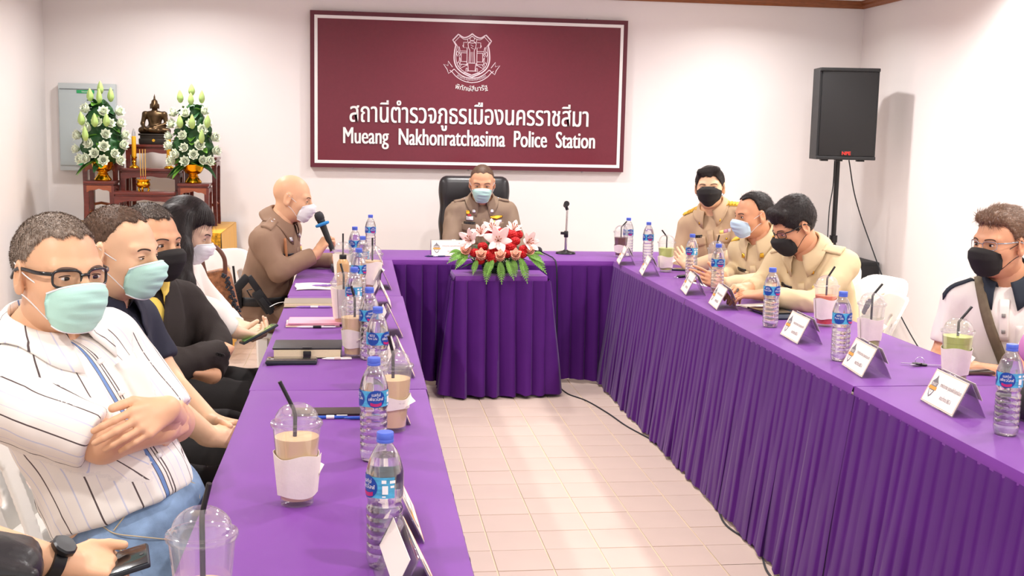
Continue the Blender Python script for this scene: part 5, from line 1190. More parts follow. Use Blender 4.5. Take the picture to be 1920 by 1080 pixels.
m = MB(); m.box((.0,-d/2-.020,.045), (.075,.004,.034), .002); pl = m.build('logo_plate', M_BLACKP, t, True)
m = MB(); text_to(m, 'NPE', .03, (.0,-d/2-.0225,.045), FACE_CAM, .001, .001, width=.06, height=.024); m.build('lettering', M_NPE, pl, False)
for sx in (-.13,-.03,.12): m = MB(); m.box((sx,-d*.3,-.006), (.05,.05,.012), .003); m.build('foot', M_BLACKP, t, True)
t = thing('speaker_stand', 'black pole stand under the loudspeaker in the corner', 'stand', (SPX,SPY+.02,0))
m = MB(); m.tube([(SPX,SPY+.02,.72),(SPX,SPY+.02,SPZ-.012)], .0175, 12); m.build('pole', M_BLACKP, t, True, True)
m = MB(); m.tube([(SPX,SPY+.02,.06),(SPX,SPY+.02,.80)], .022, 12); m.tube([(SPX,SPY+.02,.78),(SPX,SPY+.02,.83)], .028, 12); m.build('lower_pole', M_BLACKP, t, True, True)
for k in range(3):
    a = 2*pi*k/3+.4; m = MB(); m.tube([(SPX+.03*math.cos(a),SPY+.02+.03*math.sin(a),.52),(SPX+.40*math.cos(a),SPY+.02+.40*math.sin(a),.012)], .011, 8); m.build('leg', M_BLACKP, t, True, True)
t = thing('subwoofer', 'black square subwoofer on the floor in the right corner', 'speaker', (3.53,8.25,0), None, 0.)
m = MB(); m.box((0,0,.315), (.46,.46,.63), .012); m.build('cabinet', M_SPK, t, True)
m = MB(); m.box((0,-.235,.315), (.42,.012,.58), .004); m.build('grille', M_GRL, t, True)
for sx in (1,-1): m = MB(); m.box((sx*.233,0,.50), (.008,.16,.07), .003); m.build('handle', M_BLACKP, t, True)
M_CABLE = mat('black cable rubber', srgb(30,34,40), .5)
def cable(pts, label, r=.004, nm='cable', mm=None):
    m = MB(); m.tube(bez(pts,10), r, 7); o = m.build(nm, mm or M_CABLE); tag(o, label, 'cable'); return o
cable([(SPX-.01,SPY+.05,1.36),(SPX-.02,SPY+.03,1.18),(SPX-.05,SPY,1.02),(SPX-.055,SPY-.01,.8)], 'short black cable hanging beside the speaker pole')
cable([(SPX+.10,SPY+.06,1.365),(SPX+.16,SPY+.05,1.1),(SPX+.26,SPY,.80),(3.66,7.55,.40),(3.70,7.0,.05),(3.66,6.2,.006),(3.6,5.4,.006)], 'black cable falling from the speaker to the floor along the right wall', .0045)
cable([(1.148,7.27,TZ+.014),(1.165,7.05,TZ+.012),(1.17,6.93,TZ+.008),(1.178,6.868,TZ-.03),(1.185,6.85,.5),(1.19,6.84,.12),(1.20,6.80,.012),(1.212,6.58,.005),(1.29,6.386,.005),(1.35,6.09,.005),(1.39,5.80,.005),(1.46,5.5,.005),(1.50,5.2,.005)], 'black microphone cable dropping over the head table and along the tiled floor', .004)
cable([(1.52,5.0,.005),(1.475,4.55,.005),(1.43,4.26,.005),(1.47,4.0,.005),(1.42,3.72,.005),(1.48,3.4,.005)], 'black cable peeking out under the right table skirt', .004)
# ================================================================ microphones
M_MESH = mat('microphone mesh', srgb(54,54,58), .4, .7, bump=.8, bscale=900); M_BLUEF = mat('blue foam ring', srgb(52,140,206), .8)
def mic(name, label, tip, d, ring=False, cat='microphone'):
    d = unit(d); R = frame_from(np.cross(d,(0,1,.01)) if abs(d[1]) < .9 else (1,0,0), d); Rz = np.stack([R[:,0],R[:,1],d],1)
    t = thing(name, label, cat, tuple(tip))
    m = MB(); m.lathe([(0,0),(.014,-.002),(.022,-.012),(.0245,-.026),(.0235,-.040),(.020,-.050)], 20, R=Rz, cap=False); m.build('head', M_MESH, t, True)
    m = MB(); m.lathe([(.0205,-.048),(.0215,-.052),(.0205,-.057),(.0185,-.062),(.0165,-.10),(.0135,-.20),(.0125,-.215),(0,-.215)], 20, R=Rz, cap=False); m.build('handle', M_BLACKP, t, True)
    if ring: m = MB(); m.lathe([(.019,-.060),(.034,-.062),(.037,-.069),(.033,-.076),(.018,-.078)], 24, R=Rz, cap=False, rad=lambda a,k: 1+.05*math.sin(8*a)); m.build('foam_ring', M_BLUEF, t, True)
    return t
mtip = at(595,397,6.08); mic('microphone', 'black handheld microphone with a blue foam ring in the officer\'s hand', mtip, mtip-at(624,470,6.06), True)
mic('microphone', 'black wired microphone lying on the head table beside the flowers', (1.122,7.22,TZ+.030), (-.12,-.9,.18))
t = thing('microphone_stand', 'short chrome microphone stand with a round black base on the head table', 'stand', (1.309,7.30,TZ))
m = MB(); m.lathe([(0,0),(.062,0),(.064,.004),(.060,.012),(.02,.020),(.012,.026),(0,.026)], 28); m.build('base', M_BLACKP, t, True)
m = MB(); m.tube([(0,0,.02),(0,0,.115)], .0085, 12); m.tube([(0,0,.12),(.004,0,.285)], .0065, 12); m.build('pole', mat('chrome', srgb(220,220,224), .12, 1.), t, True)
m = MB(); m.lathe([(.012,.105),(.014,.108),(.014,.142),(.011,.146)], 14); m.tube([(0,0,.13),(-.035,0,.132)], .009, 10); m.build('clamp', M_BLACKP, t, True)
m = MB(); m.tube([(.004,0,.28),(-.006,0,.305),(-.008,-.02,.312)], .010, 10); m.lathe([(.013,-.02),(.016,-.02),(.018,.02),(.014,.02)], 14, c=(-.008,-.02,.315), R=rotx(1.2)); m.build('clip', M_BLACKP, t, True)

# ================================================================ papers, phones, pens
def slab(name, label, cat, c, size, rz, m_, bev=.003, parts=(), group=None):
    t = thing(name, label, cat, (c[0],c[1],c[2]), group, rz); m = MB(); m.box((0,0,size[2]/2), size, min(bev,size[2]*.45)); m.build(parts[0] if parts else 'body', m_, t, True); return t
M_PHONE = mat('black phone glass', srgb(22,23,26), .08, coat=.8); M_PHONEC = mat('black phone case', srgb(44,48,54), .5); M_PAPW = mat('white paper', srgb(250,244,236), .85); M_PAGES = mat('cream page edges', srgb(250,232,190), .85, noise=.2, nscale=300, stretch=(1,1,30))
def phone(label, c, rz, w=.075, l=.155, th=.009, case=M_PHONEC):
    t = slab('phone', label, 'phone', c, (w,l,th), rz, case, .006, ('case',)); m = MB(); m.box((0,0,th+.0004), (w-.007,l-.007,.001), .0004); m.build('screen', M_PHONE, t, True); m = MB(); m.lathe([(0,0),(.004,0),(.004,.0005),(0,.0005)],10,c=(0,l/2-.012,th+.001)); m.build('camera_hole', M_BLACKP, t, True); return t
def pen(label, c, rz, m1, m2, L=.14, r=.0045, cat='pen'):
    t = thing('pen', label, cat, c, None, rz); m = MB(); m.lathe([(0,-L/2),(.0012,-L/2+.002),(.0038,-L/2+.016),(r,-L/2+.02),(r,L/2-.02),(r*.8,L/2-.002),(0,L/2)], 10, R=roty(pi/2), c=(0,0,r)); m.build('barrel', m1, t, True)
    m = MB(); m.lathe([(r*1.05,-L*.08),(r*1.2,-L*.07),(r*1.2,L*.12),(r*1.05,L*.13)], 10, R=roty(pi/2), c=(0,0,r*1.1)); m.box((L*.33,0,r*2.1), (L*.28,.004,.0015)); m.build('grip', m2, t, True); return t
M_PURP = mat('purple pen plastic', srgb(150,110,190), .35); M_BLUEP = mat('blue pen plastic', srgb(48,92,190), .3); M_CLEARP = mat('pale pen plastic', srgb(230,225,225), .3)
Z0 = TZ+.0008
# far left: tissue with a pen and wire spectacles
t = thing('tissue', 'white folded tissue under a pen before the officer', 'tissue', (-.17,5.66,Z0), None, .08)
m = MB(); m.shell(lambda u,v: (-.13+.26*u+.004*math.sin(9*v), -.11+.22*v+.006*math.sin(7*u), .001+.003*abs(math.sin(5*u+3*v))), 14, 8, lambda u,v: (0,0,1), .003); m.build('sheet', M_NAP, t, True)
pen('slim purple pen on the folded tissue', (-.165,5.63,Z0+.007), -.05, M_PURP, M_PURP, .12)
t = thing('spectacles', 'thin wire spectacles lying open on the tissue', 'spectacles', (-.10,5.62,Z0+.006)); m = MB(); m.tube(bez([(-.06,-.04,.002),(-.03,-.01,.004),(.02,.02,.014),(.06,.035,.018)],6), .0016, 6); m.tube(bez([(.06,.035,.002),(.02,.05,.006),(-.05,.045,.004)],6), .0014, 6); m.build('wire', M_SILV, t, True)
M_NBG = mat('grey notebook cover', srgb(150,136,122), .6)
t = slab('notebook', 'grey-brown notebook with a ribbon and purple pen on the left table', 'notebook', (-.205,5.085,Z0), (.225,.165,.003), .02, M_NBG, .001, ('back_cover',))
m = MB(); m.box((0,0,.0085), (.220,.16,.011)); m.build('page_block', M_PAGES, t, False); m = MB(); m.box((0,.005,.0155), (.225,.155,.003), .001); m.build('front_cover', M_NBG, t, True)
m = MB(); m.tube(bez([(-.11,0,.012),(-.14,-.02,.010),(-.165,-.06,.003),(-.17,-.075,.002)],6), .0028, 5, flat=.3); m.build('ribbon', M_PAPW, t, True)
pen('lilac pen lying before the grey notebook', (-.19,4.985,Z0), .0, M_PURP, M_CLEARP, .15)
M_PNK = mat('pink booklet paper', srgb(240,170,186), .75); M_CRM = mat('cream booklet paper', srgb(248,228,200), .8)
for k,(dx,rz_,mm,l) in enumerate(((-.004,.03,M_CRM,'cream booklet at the bottom of the pink pile'),(.0,-.03,M_PNK,'pink booklet in the middle of the pile'),(.006,.02,M_PNK,'pink booklet on top of the pile with a printed crest'))):
    o = slab('booklet', l, 'booklet', (-.172+dx,4.57,Z0+.0055*k), (.205,.15,.005), rz_, mm, .001, ('cover',), 'pink booklets')
m = MB(); text_to(m, 'รายงาน', .01, (0,.01,.0052), None, width=.02); text_to(m, 'การประชุม', .01, (0,-.006,.0052), None, width=.026); m.build('lettering', mat('pale crest print', srgb(252,214,220), .7), o, False)
pen('white pen with a black grip before the pink booklets', (-.16,4.475,Z0), .02, M_CLEARP, M_BLACKP, .15)
slab('wallet', 'brown leather phone case half under the pink booklet', 'wallet', (-.045,4.68,Z0), (.07,.10,.012), .1, mat('brown leather', srgb(140,72,46), .5), .004, ('flap',))
M_BKL = mat('black leatherette', srgb(46,44,46), .45, bump=.15, bscale=400)
t = slab('notebook', 'thick black clasp notebook with cream pages on the left table', 'notebook', (-.168,3.945,Z0), (.225,.155,.004), .0, M_BKL, .0015, ('back_cover',))
m = MB(); m.box((0,0,.017), (.218,.15,.026)); m.build('page_block', M_PAGES, t, False); m = MB(); m.box((0,.003,.033), (.228,.158,.006), .0025); m.build('front_cover', M_BKL, t, True)
m = MB(); m.box((0,-.072,.037), (.032,.022,.005), .002); m.box((0,-.079,.017), (.026,.005,.018), .002); m.build('clasp', M_BKL, t, True)
phone('black phone in a bumper case in front of the black notebook', (-.215,3.80,Z0), pi/2, .075,.165,.013)
pen('white pencil beside the black phone', (-.07,3.845,Z0), .0, M_PAPW, mat('pencil pink', srgb(226,200,190), .6), .10)
t = slab('folder', 'flat black folder lying between the iced milk tea and the second bottle', 'folder', (-.055,3.115,Z0), (.24,.075,.006), .0, mat('dark brown folder', srgb(52,38,36), .4), .002, ('cover',))
pen('blue capped pen on the near left table', (-.075,3.045,Z0), .0, M_BLUEP, M_PAPW, .10); pen('blue ball pen with clip on the near left table', (.012,3.035,Z0), .0, M_BLUEP, M_BLUEP, .10)
t = thing('car_key', 'black oval car key fob beside the bottom edge cup', 'key', (-.155,1.83,Z0), None, .15); v,f = surf([rbx((0,0,.008),(.045,.022,.008),.016)], .004); mesh_obj('fob', v, f.tolist(), M_BLACKP, t, True)
m = MB(); m.box((.0,0,.0165), (.05,.026,.002), .001); m.build('button_pad', mat('grey key pad', srgb(120,108,100), .5), t, True)
slab('radio', 'small grey handheld radio by the officer on the far left table', 'radio', (-.115,6.30,Z0), (.06,.12,.035), .1, mat('dark grey plastic', srgb(70,70,74), .5), .008, ('body',))
pen('dark blue pen beside the head table name card', (.46,7.05,Z0), .05, mat('navy pen', srgb(40,48,90), .3), M_SILV, .13)
# right side
t = thing('key_bunch', 'bunch of keys on a ring on the right table', 'keys', (1.90,3.70,Z0), None, -.4); m = MB(); m.tube([(.014*math.cos(a)-.0,.0+.006,.014+.014*math.sin(a)) for a in np.linspace(0,2*pi,19)], .0013, 6, cap=False); m.build('ring', M_SILV, t, True)
for k,(a,l) in enumerate(((.1,.055),(3.3,.04),(-2.2,.035))):
    m = MB(); R = rotz(a); m.box(R@np.array([.012,0,.004+.002*k]), (.024,.022,.006), .003, R); kk = m.build('key_head', M_BLACKP, t, True); m = MB(); m.box(R@np.array([.022+l/2,0,.004+.002*k]), (l,.007,.002), 0, R); m.build('key_blade', M_SILV, kk, False)
phone('silver-screened phone lying by the man in the white polo', (2.005,3.575,Z0), pi/2+.02, .076,.16,.010, mat('bronze phone edge', srgb(120,104,84), .35, .6))
t = slab('tablet', 'black tablet in a navy cover before the bending man', 'tablet', (1.82,4.80,Z0), (.17,.24,.008), .12, mat('navy tablet cover', srgb(44,52,70), .6), .003, ('cover',)); m = MB(); m.box((-.03,.06,.0125), (.13,.18,.008), .003); m.build('screen', M_PHONE, t, True); m = MB(); m.box((.05,-.09,.0085), (.03,.03,.001)); m.build('sticker', M_PAPW, t, False)
t = slab('paper', 'white paper sheet under the writing hand', 'paper', (1.83,5.02,Z0), (.21,.22,.0015), .3, M_PAPW, .0004, ('sheet',))
t = slab('paper', 'white paper with a pen before the blue-masked man', 'paper', (1.83,5.86,Z0), (.20,.24,.0015), .2, M_PAPW, .0004, ('sheet',))
t = slab('notebook', 'thin blue notebook under the blue-masked man\'s papers', 'notebook', (1.92,5.66,Z0), (.14,.20,.006), .1, mat('blue-grey cover', srgb(60,74,104), .6), .002, ('cover',))
phone('black phone before the farthest khaki man', (1.85,6.42,Z0), 1.2)
t = thing('car_key', 'black car key with a fob on the far right table', 'key', (1.735,6.10,Z0), None, .5); v,f = surf([rbx((0,0,.007),(.032,.016,.007),.012), rbx((.05,.01,.005),(.02,.006,.004),.004)], .004); mesh_obj('fob', v, f.tolist(), M_BLACKP, t, True); m = MB(); m.tube([(-.04+.012*math.cos(a),.012*math.sin(a),.003) for a in np.linspace(0,2*pi,17)], .0012, 5, cap=False); m.build('ring', M_SILV, t, True)
pen('black pen in the bending man\'s hand', tuple(at(1383,546,5.00)), 1.2, M_BLACKP, M_BLACKP, .12)
# phone held by the woman; black bag at the right edge; brown handbag on a chair
t = phone('phone with a green picture in the woman\'s hands', tuple(at(486,628,4.44)), 0, .075,.15,.009); t.rotation_euler = (.45,-.10,-1.25)
m = MB(); m.box((0,0,.0098), (.062,.13,.0006)); m.build('picture', mat('green screen picture', srgb(110,150,90), .15, noise=.6, nscale=30, emit=.25), t, False)
t = thing('handbag', 'brown woven handbag with a dark beaded trim hanging by the woman\'s chair', 'handbag', tuple(at(408,575,4.86)*np.array([1,1,1])))
bc = at(408,545,4.84)
v,f = surf([rbx(bc+np.array([.0,.0,-.03]),(.075,.05,.115),.04,roty(-.22))], .007); mesh_obj('bag_body', v, f.tolist(), mat('woven brown leather', srgb(170,112,72), .6, noise=.5, nscale=70, bump=.6, bscale=140), t, True, True)
m = MB(); m.tube(bez([bc+np.array(q) for q in ((-.045,-.03,.07),(-.055,-.03,.15),(-.01,-.03,.185),(.03,-.03,.14),(.035,-.03,.07))],8), .009, 8); m.build('handle', mat('brown wooden handle', srgb(104,62,44), .4), t, True, True)
r_ = random.Random(3); m = MB()
for k in range(70):
    u = k/69; c = bc+np.array([.035+.06*u+r_.uniform(-.012,.012), -.058+r_.uniform(-.006,.006), .075-.19*u]); m.lathe([(0,-.006),(.0055,-.003),(.0055,.003),(0,.006)], 6, c=c)
o = m.build('bead_trim', mat('dark beads', srgb(46,50,58), .35), t, True, True); o['kind'] = 'stuff'
t = thing('shoulder_bag', 'black bag on the nearest right table behind the edge bottle', 'bag', (1.90,2.95,Z0)); v,f = surf([rbx((1.90,2.95,Z0+.05),(.10,.12,.048),.04), RC((1.83,2.90,Z0+.08),(1.86,3.02,Z0+.09),.02,.02,.03)], .011); v = wrinkle(v,f,.008,14,seed=4); mesh_obj('bag_body', v, f.tolist(), mat('black nylon', srgb(36,32,32), .55, bump=.2, bscale=300), t, True, True)
m = MB(); m.tube(bez([(1.83,2.86,Z0+.09),(1.85,2.90,Z0+.13),(1.86,2.98,Z0+.13),(1.85,3.04,Z0+.09)],8), .008, 8, flat=.5); m.build('strap', M_BLACKCL, t, True, True)
# ---- two people cut by the picture edges
h11 = np.array([-1.0,1.80,1.22])
w11 = at(112,1056,1.95)
P11 = person('person at the bottom left edge, only a watch-wearing hand in view', (-1.04,1.80), (.95,-.15), h11, (.9,-.3), pitch=.3, lean=.06, neck_z=1.03,
    arms={1: dict(e=at(-120,1000,1.86), w=w11, hand=dict(d=at(215,1058,1.99)-w11, n=(.1,.45,-.75), s=(.15,.6,.5), curl=(.75,.8,.85,.9), thumb=(.8,.25,.05), sc=.92)), -1: dict(e=(-.90,2.08,.80), w=(-.62,2.06,.66))},
    skin_c=SK_A, shirt=mat('grey patterned shirt', srgb(150,140,134), .8, noise=.5, nscale=30), sleeve='short', trousers=mat('dark blue trousers', srgb(52,58,74), .85), hair='short', hair_m=H_BLACK, mask='surgical', mask_m=M_MINT, hair_n=600, hands_h=.003)
wx = unit(w11-at(-120,1000,1.86)); wc = w11-wx*.012; WR = frame_from(np.cross(wx,(0,0,1)), wx); WR = np.stack([WR[:,0],WR[:,1],wx],1)
m = MB(); m.lathe([(.030,-.011),(.0335,-.010),(.0335,.010),(.030,.011)], 28, c=wc, R=WR); wt = m.build('watch_strap', M_BLACKP, P11.root, True, True)
wu = unit(np.array([.0,-.45,.9])-wx*(wx@np.array([.0,-.45,.9]))); WF = np.stack([wx,np.cross(wu,wx),wu],1); m = MB(); m.lathe([(0,0),(.019,0),(.021,.003),(.021,.010),(.018,.013),(0,.0125)], 24, c=wc+wu*.031, R=WF, rad=lambda a,k: 1+.03*math.cos(8*a)); m.build('watch_case', mat('black watch case', srgb(30,30,32), .35), P11.root, True, True)
t = phone('black phone held in the hand at the bottom left', tuple(at(196,1072,1.985)), 0, .075,.155,.010); t.rotation_euler = (.25,.15,-1.35)
t = thing('leather_bag', 'black leather bag under the arm at the bottom left edge', 'bag', tuple(at(20,1060,1.80))); bc = at(14,1058,1.82)
v,f = surf([rbx(bc+np.array([-.06,.0,-.02]),(.10,.06,.075),.035,rotz(.3)@roty(.35)), RC(bc+np.array([-.12,-.05,.03]),bc+np.array([.05,-.05,-.0]),.012,.012,.02)], .008); v = wrinkle(v,f,.006,16,seed=5); mesh_obj('bag_body', v, f.tolist(), M_LEATH, t, True, True)
h12 = np.array([2.42,3.12,1.22])
P12 = person('person at the right edge, only a pink sleeve in view', (2.48,3.10), (-.95,-.1), h12, (-.95,-.1), lean=.03, neck_z=1.02, arms={1: dict(e=at(1950,650,3.30), w=(2.06,3.08,.79), hand=dict(d=(-.8,-.5,0),n=(0,0,-1),s=(.2,-.8,0))), -1: dict(e=(2.36,2.84,.80), w=(2.15,2.76,.79), hand=dict(d=(-.9,.2,0),n=(0,0,-1),s=(.2,.8,0)))},
    skin_c=SK_B, shirt=M_PINK, trousers=M_BLACKCL, hair='part', hair_m=H_BLACK, mask='plain', mask_m=M_MBLACK, strap=M_STRAPB, hair_n=500, hands_h=.005)
# ================================================================ altar corner
M_YCL = mat('yellow satin cloth', srgb(240,176,24), .5, sheen=.2, noise=.06, nscale=5); M_SEQ = mat('gold sequin cloth', srgb(236,172,36), .35, .35, noise=.75, nscale=55, bump=.9, bscale=110)
M_ROSEW = mat('dark red rosewood', srgb(108,44,36), .3, noise=.35, nscale=9, stretch=(1,1,6), coat=.3); M_ROSEW2 = mat('orange-brown wood front', srgb(158,84,52), .35, noise=.3, nscale=12, stretch=(1,1,5), coat=.3)
AZ = .835
t = thing('altar_table', 'low table under a yellow satin cloth against the wall', 'table', (-1.41,8.06,0))
m = MB(); m.box((-1.41,8.06,AZ-.02), (1.02,.86,.03), .004); m.build('tabletop', M_TTOP, t, True, True)
for x in (-1.86,-.96):
    for y in (7.7,8.42): m = MB(); m.tube([(x,y,AZ-.03),(x,y,0)], .02, 8); m.build('leg', M_TLEG, t, True, True)
t = thing('altar_cloth', 'yellow satin cloth with a gold sequin front on the altar table', 'tablecloth', (-1.41,8.06,AZ))
def fold(u, L, amp): return amp*(.5+.5*math.sin(u*L*42))*(.6+.4*math.sin(u*L*17+1))
X0,X1,Y0,Y1 = -1.94,-.872,7.60,8.52
m = MB(); m.box(((X0+X1)/2,(Y0+Y1)/2,AZ-.003), (X1-X0,Y1-Y0,.006), .002); m.build('top_cover', M_YCL, t, True, True)
m = MB(); m.grid(lambda u,v: (X1+.004+fold(u,Y1-Y0,.016)*v+.015*v, Y0+(Y1-Y0)*u, AZ-.002-(AZ-.02)*v), 60, 8); m.build('side_drape', M_YCL, t, True, True, None)
m = MB(); m.grid(lambda u,v: (X0+(X1-X0)*u, Y0-.004-fold(u,X1-X0,.014)*v-.012*v, AZ-.002-(AZ-.02)*v), 60, 8); m.build('front_drape', M_SEQ, t, True, True, None)
def altar_table(label, x0, x1, y0, y1, z1, z0=AZ+.001, wood=None):
    wood = wood or M_ROSEW; t = thing('altar_stand', label, 'altar stand', ((x0+x1)/2,(y0+y1)/2,z0), 'carved wooden altar stands'); cx, cy = (x0+x1)/2,(y0+y1)/2
    m = MB(); m.box((cx,cy,z1-.009), (x1-x0,y1-y0,.018), .004); m.box((cx,cy,z1-.024), (x1-x0-.016,y1-y0-.016,.012), .003); m.build('top', wood, t, True, True)
    lw = .036
    for x in (x0+.018,x1-.018):
        for y in (y0+.018,y1-.018):
            m = MB(); m.tube([(x,y,z1-.03),(x,y,z1-.03-(z1-z0)*.6),(x+(.004 if x > cx else -.004),y,z0+.03),(x,y,z0)], [lw*.62,lw*.5,lw*.46,lw*.55], 4, up=(1,1,0)); m.build('leg', wood, t, False, True)
    def apron(a, b, h, mm, nm):
        a, b = np.array(a,float), np.array(b,float); n = unit(np.cross(b-a,(0,0,1)))
        m = MB(); m.shell(lambda u,v: a+(b-a)*u-np.array([0,0,1])*(h*(.55+.45*(abs(2*u-1)**1.5)+.06*math.cos(u*6*pi)))*v, 20, 2, lambda u,v: n, .010); m.build(nm, mm, t, True, True, .5)
    for a,b in (((x0+.02,y0+.012,z1-.03),(x1-.02,y0+.012,z1-.03)), ((x1-.012,y0+.02,z1-.03),(x1-.012,y1-.02,z1-.03)), ((x0+.012,y1-.02,z1-.03),(x0+.012,y0+.02,z1-.03))): apron(a, b, .042, M_ROSEW2 if (x1-x0 < .3 and a[1] == b[1]) else wood, 'apron')
    if z1-z0 > .2:
        for a,b in (((x0+.02,y0+.02),(x1-.02,y0+.02)), ((x1-.02,y0+.02),(x1-.02,y1-.02)), ((x0+.02,y0+.02),(x0+.02,y1-.02))):
            zz = z0+(z1-z0)*.30; m = MB(); m.tube([(a[0],a[1],zz),((a[0]+b[0])/2,(a[1]+b[1])/2,zz+.018),(b[0],b[1],zz)], .009, 4); m.build('stretcher', M_ROSEW2, t, False, True)
    return t
altar_table('front left small rosewood stand carrying the left lotus vase', -1.776,-1.58,7.90,8.08,1.140); altar_table('front right small rosewood stand carrying the right lotus vase', -1.182,-.977,7.90,8.08,1.132)
altar_table('low middle rosewood stand carrying the incense pot', -1.575,-1.188,7.84,8.03,1.075); altar_table('middle tier rosewood stand carrying the two candles', -1.572,-1.186,8.05,8.21,1.220)
altar_table('topmost rosewood stand carrying the bronze statue', -1.57,-1.21,8.23,8.46,1.376); altar_table('tall rosewood stand behind the right lotus vase', -1.168,-.952,8.12,8.36,1.300); altar_table('tall rosewood stand behind the left lotus vase', -1.83,-1.60,8.12,8.36,1.268)
# bronze seated statue
M_BRZ = mat('aged bronze', srgb(92,72,50), .35, .85, noise=.4, nscale=14); M_BRZD = mat('dark bronze base', srgb(56,50,46), .4, .6)
BX, BY, BZ = -1.39, 8.34, 1.3765
t = thing('bronze_statue', 'bronze seated meditating statue on a dark plinth atop the altar', 'statue', (BX,BY,BZ))
m = MB(); m.box((0,0,.02), (.20,.12,.04), .006); m.box((0,0,.05), (.185,.11,.024), .008); m.box((0,0,.066), (.205,.12,.014), .005); m.build('plinth', M_BRZD, t, True)
m = MB(); m.lathe([(0,0),(.010,0),(.010,.003),(0,.003)], 14, c=(0,-.061,.028), R=rotx(pi/2)); m.build('seal', M_GOLD, t, True)
br = [RC((-.085,-.01,.095),(.03,-.045,.092),.024,.018,.015), RC((.085,-.01,.092),(-.03,-.045,.100),.024,.018,.015), EL((0,.01,.10),(.075,.045,.032),None,.02), EL((0,.012,.135),(.040,.030,.045),None,.025), EL((0,.010,.185),(.052,.032,.045),None,.025), RC((-.06,.008,.205),(.06,.008,.205),.020,.020,.02),
      RC((-.066,.008,.205),(-.080,.0,.140),.018,.014,.012), RC((-.080,.0,.140),(-.062,-.045,.105),.014,.010,.010), RC((.066,.008,.205),(.078,.0,.140),.018,.014,.012), RC((.078,.0,.140),(.0,-.045,.115),.014,.010,.010), RC((0,.01,.215),(0,.008,.245),.016,.016,.01),
      EL((0,.004,.265),(.026,.028,.032),None,.012), EL((0,.006,.292),(.020,.020,.014),None,.008), RC((0,.006,.300),(0,.006,.322),.009,.005,.006), RC((0,.006,.322),(0,.006,.345),.005,.0015,.004), RC((0,-.022,.268),(0,-.029,.258),.004,.005,.004), EL((-.028,.006,.258),(.004,.007,.020),None,.004), EL((.028,.006,.258),(.004,.007,.020),None,.004)]
v,f = surf(br, .0032); mesh_obj('figure', v, f.tolist(), M_BRZ, t, True)
# candles and incense pot
M_GPOL = mat('polished gold', srgb(238,180,40), .18, 1.); M_CANDLE = mat('yellow candle wax', srgb(246,178,30), .5, sub=.1)
for x,l in ((-1.488,'left yellow candle on a gold stand beside the statue'),(-1.262,'right yellow candle on a gold stand half behind the lotus')):
    t = thing('candlestick', l, 'candle', (x,8.10,1.2205), 'yellow candles on gold stands')
    m = MB(); m.lathe([(0,0),(.032,0),(.034,.004),(.028,.012),(.012,.022),(.009,.034),(.015,.042),(.009,.050),(.012,.062),(.020,.070),(.020,.076),(0,.076)], 22); m.build('stand', M_GPOL, t, True)
    m = MB(); m.lathe([(0,.076),(.0135,.076),(.0145,.085),(.0145,.205),(.0125,.212),(0,.212)], 18); m.build('candle', M_CANDLE, t, True)
    m = MB(); m.lathe([(.011,.212),(.0125,.222),(.010,.240),(.004,.258),(.0,.264)], 14); m.build('flame_bulb', clear_mat('clear bulb glass', (.9,.9,.92,1), .2), t, True)
t = thing('incense_pot', 'small gold incense pot with three sticks on the low altar stand', 'incense pot', (-1.402,7.93,1.0755))
m = MB(); m.lathe([(0,.022),(.025,.022),(.042,.034),(.046,.048),(.040,.062),(.036,.068),(.048,.074),(.048,.078),(.036,.076),(.034,.070),(0,.068)], 24); m.build('bowl', M_GPOL, t, True)
for k in range(3):
    a = 2*pi*k/3-pi/2; m = MB(); m.tube([(.028*math.cos(a),.028*math.sin(a),.032),(.038*math.cos(a),.038*math.sin(a),.014),(.030*math.cos(a),.030*math.sin(a),0)], [.007,.006,.008], 8); m.build('foot', M_GPOL, t, True)
    m = MB(); m.tube([(-.014+.014*k,0,.06),(-.020+.018*k,.003,.275)], .0022, 6); st = m.build('incense_stick', mat('incense yellow', srgb(222,176,84), .8), t, True); m = MB(); m.tube([(-.014+.014*k,0,.068),(-.0155+.015*k,.001,.10)], .0032, 6); m.build('stick_base', mat('incense red', srgb(200,70,50), .8), st, True)
# ================================================================ flowers
def petal(mb, c, R, L, W, cup=.25, curl=.3, tilt=.6, tip=1.6, n=6, th=.0012, wav=0., mi=0, pw=.8):
    """a petal rooted at c; R columns: side, radial (outwards), axis"""
    def fn(u,v):
        s = (u-.5)*W*(math.sin(pi*min(1,v**pw*.93+.05)))**(.75)*(1 if v < .97 else .5)
        a = tilt+curl*v*1.6; q = L*v; rad = q*math.sin(tilt+curl*v*.8); ax = q*math.cos(tilt+curl*v*.8)
        k = -cup*(2*(u-.5))**2*W*math.sin(pi*min(1,v+.1)); wv = wav*math.sin(9*v+6*u)
        return c + R@np.array([s, rad+(-k)*-.6+wv*.4, ax-k*.6*-1+wv])
    mb.shell(fn, 4, n, lambda u,v: R[:,2], th, mi)
def axis_frame(ax, ang=0.):
    ax = unit(ax); a = np.array([0,0,1.]) if abs(ax[2]) < .9 else np.array([1.,0,0]); x = unit(np.cross(a,ax)); y = np.cross(ax,x); c,s_ = math.cos(ang), math.sin(ang)
    return np.stack([x*c+y*s_, -x*s_+y*c, ax],1)
M_LEAFD = mat('dark green leaf', srgb(46,94,50), .45, noise=.3, nscale=30); M_LEAFL = mat('bright green leaf', srgb(122,186,72), .5, noise=.25, nscale=30); M_FERN = mat('fern green', srgb(150,206,92), .5, noise=.3, nscale=40)
M_LOTW = mat('white lotus petal', srgb(240,248,224), .6, sub=.05); M_BUD = mat('pale green lotus bud', srgb(178,208,122), .5, noise=.12, nscale=25, stretch=(1,1,.3))
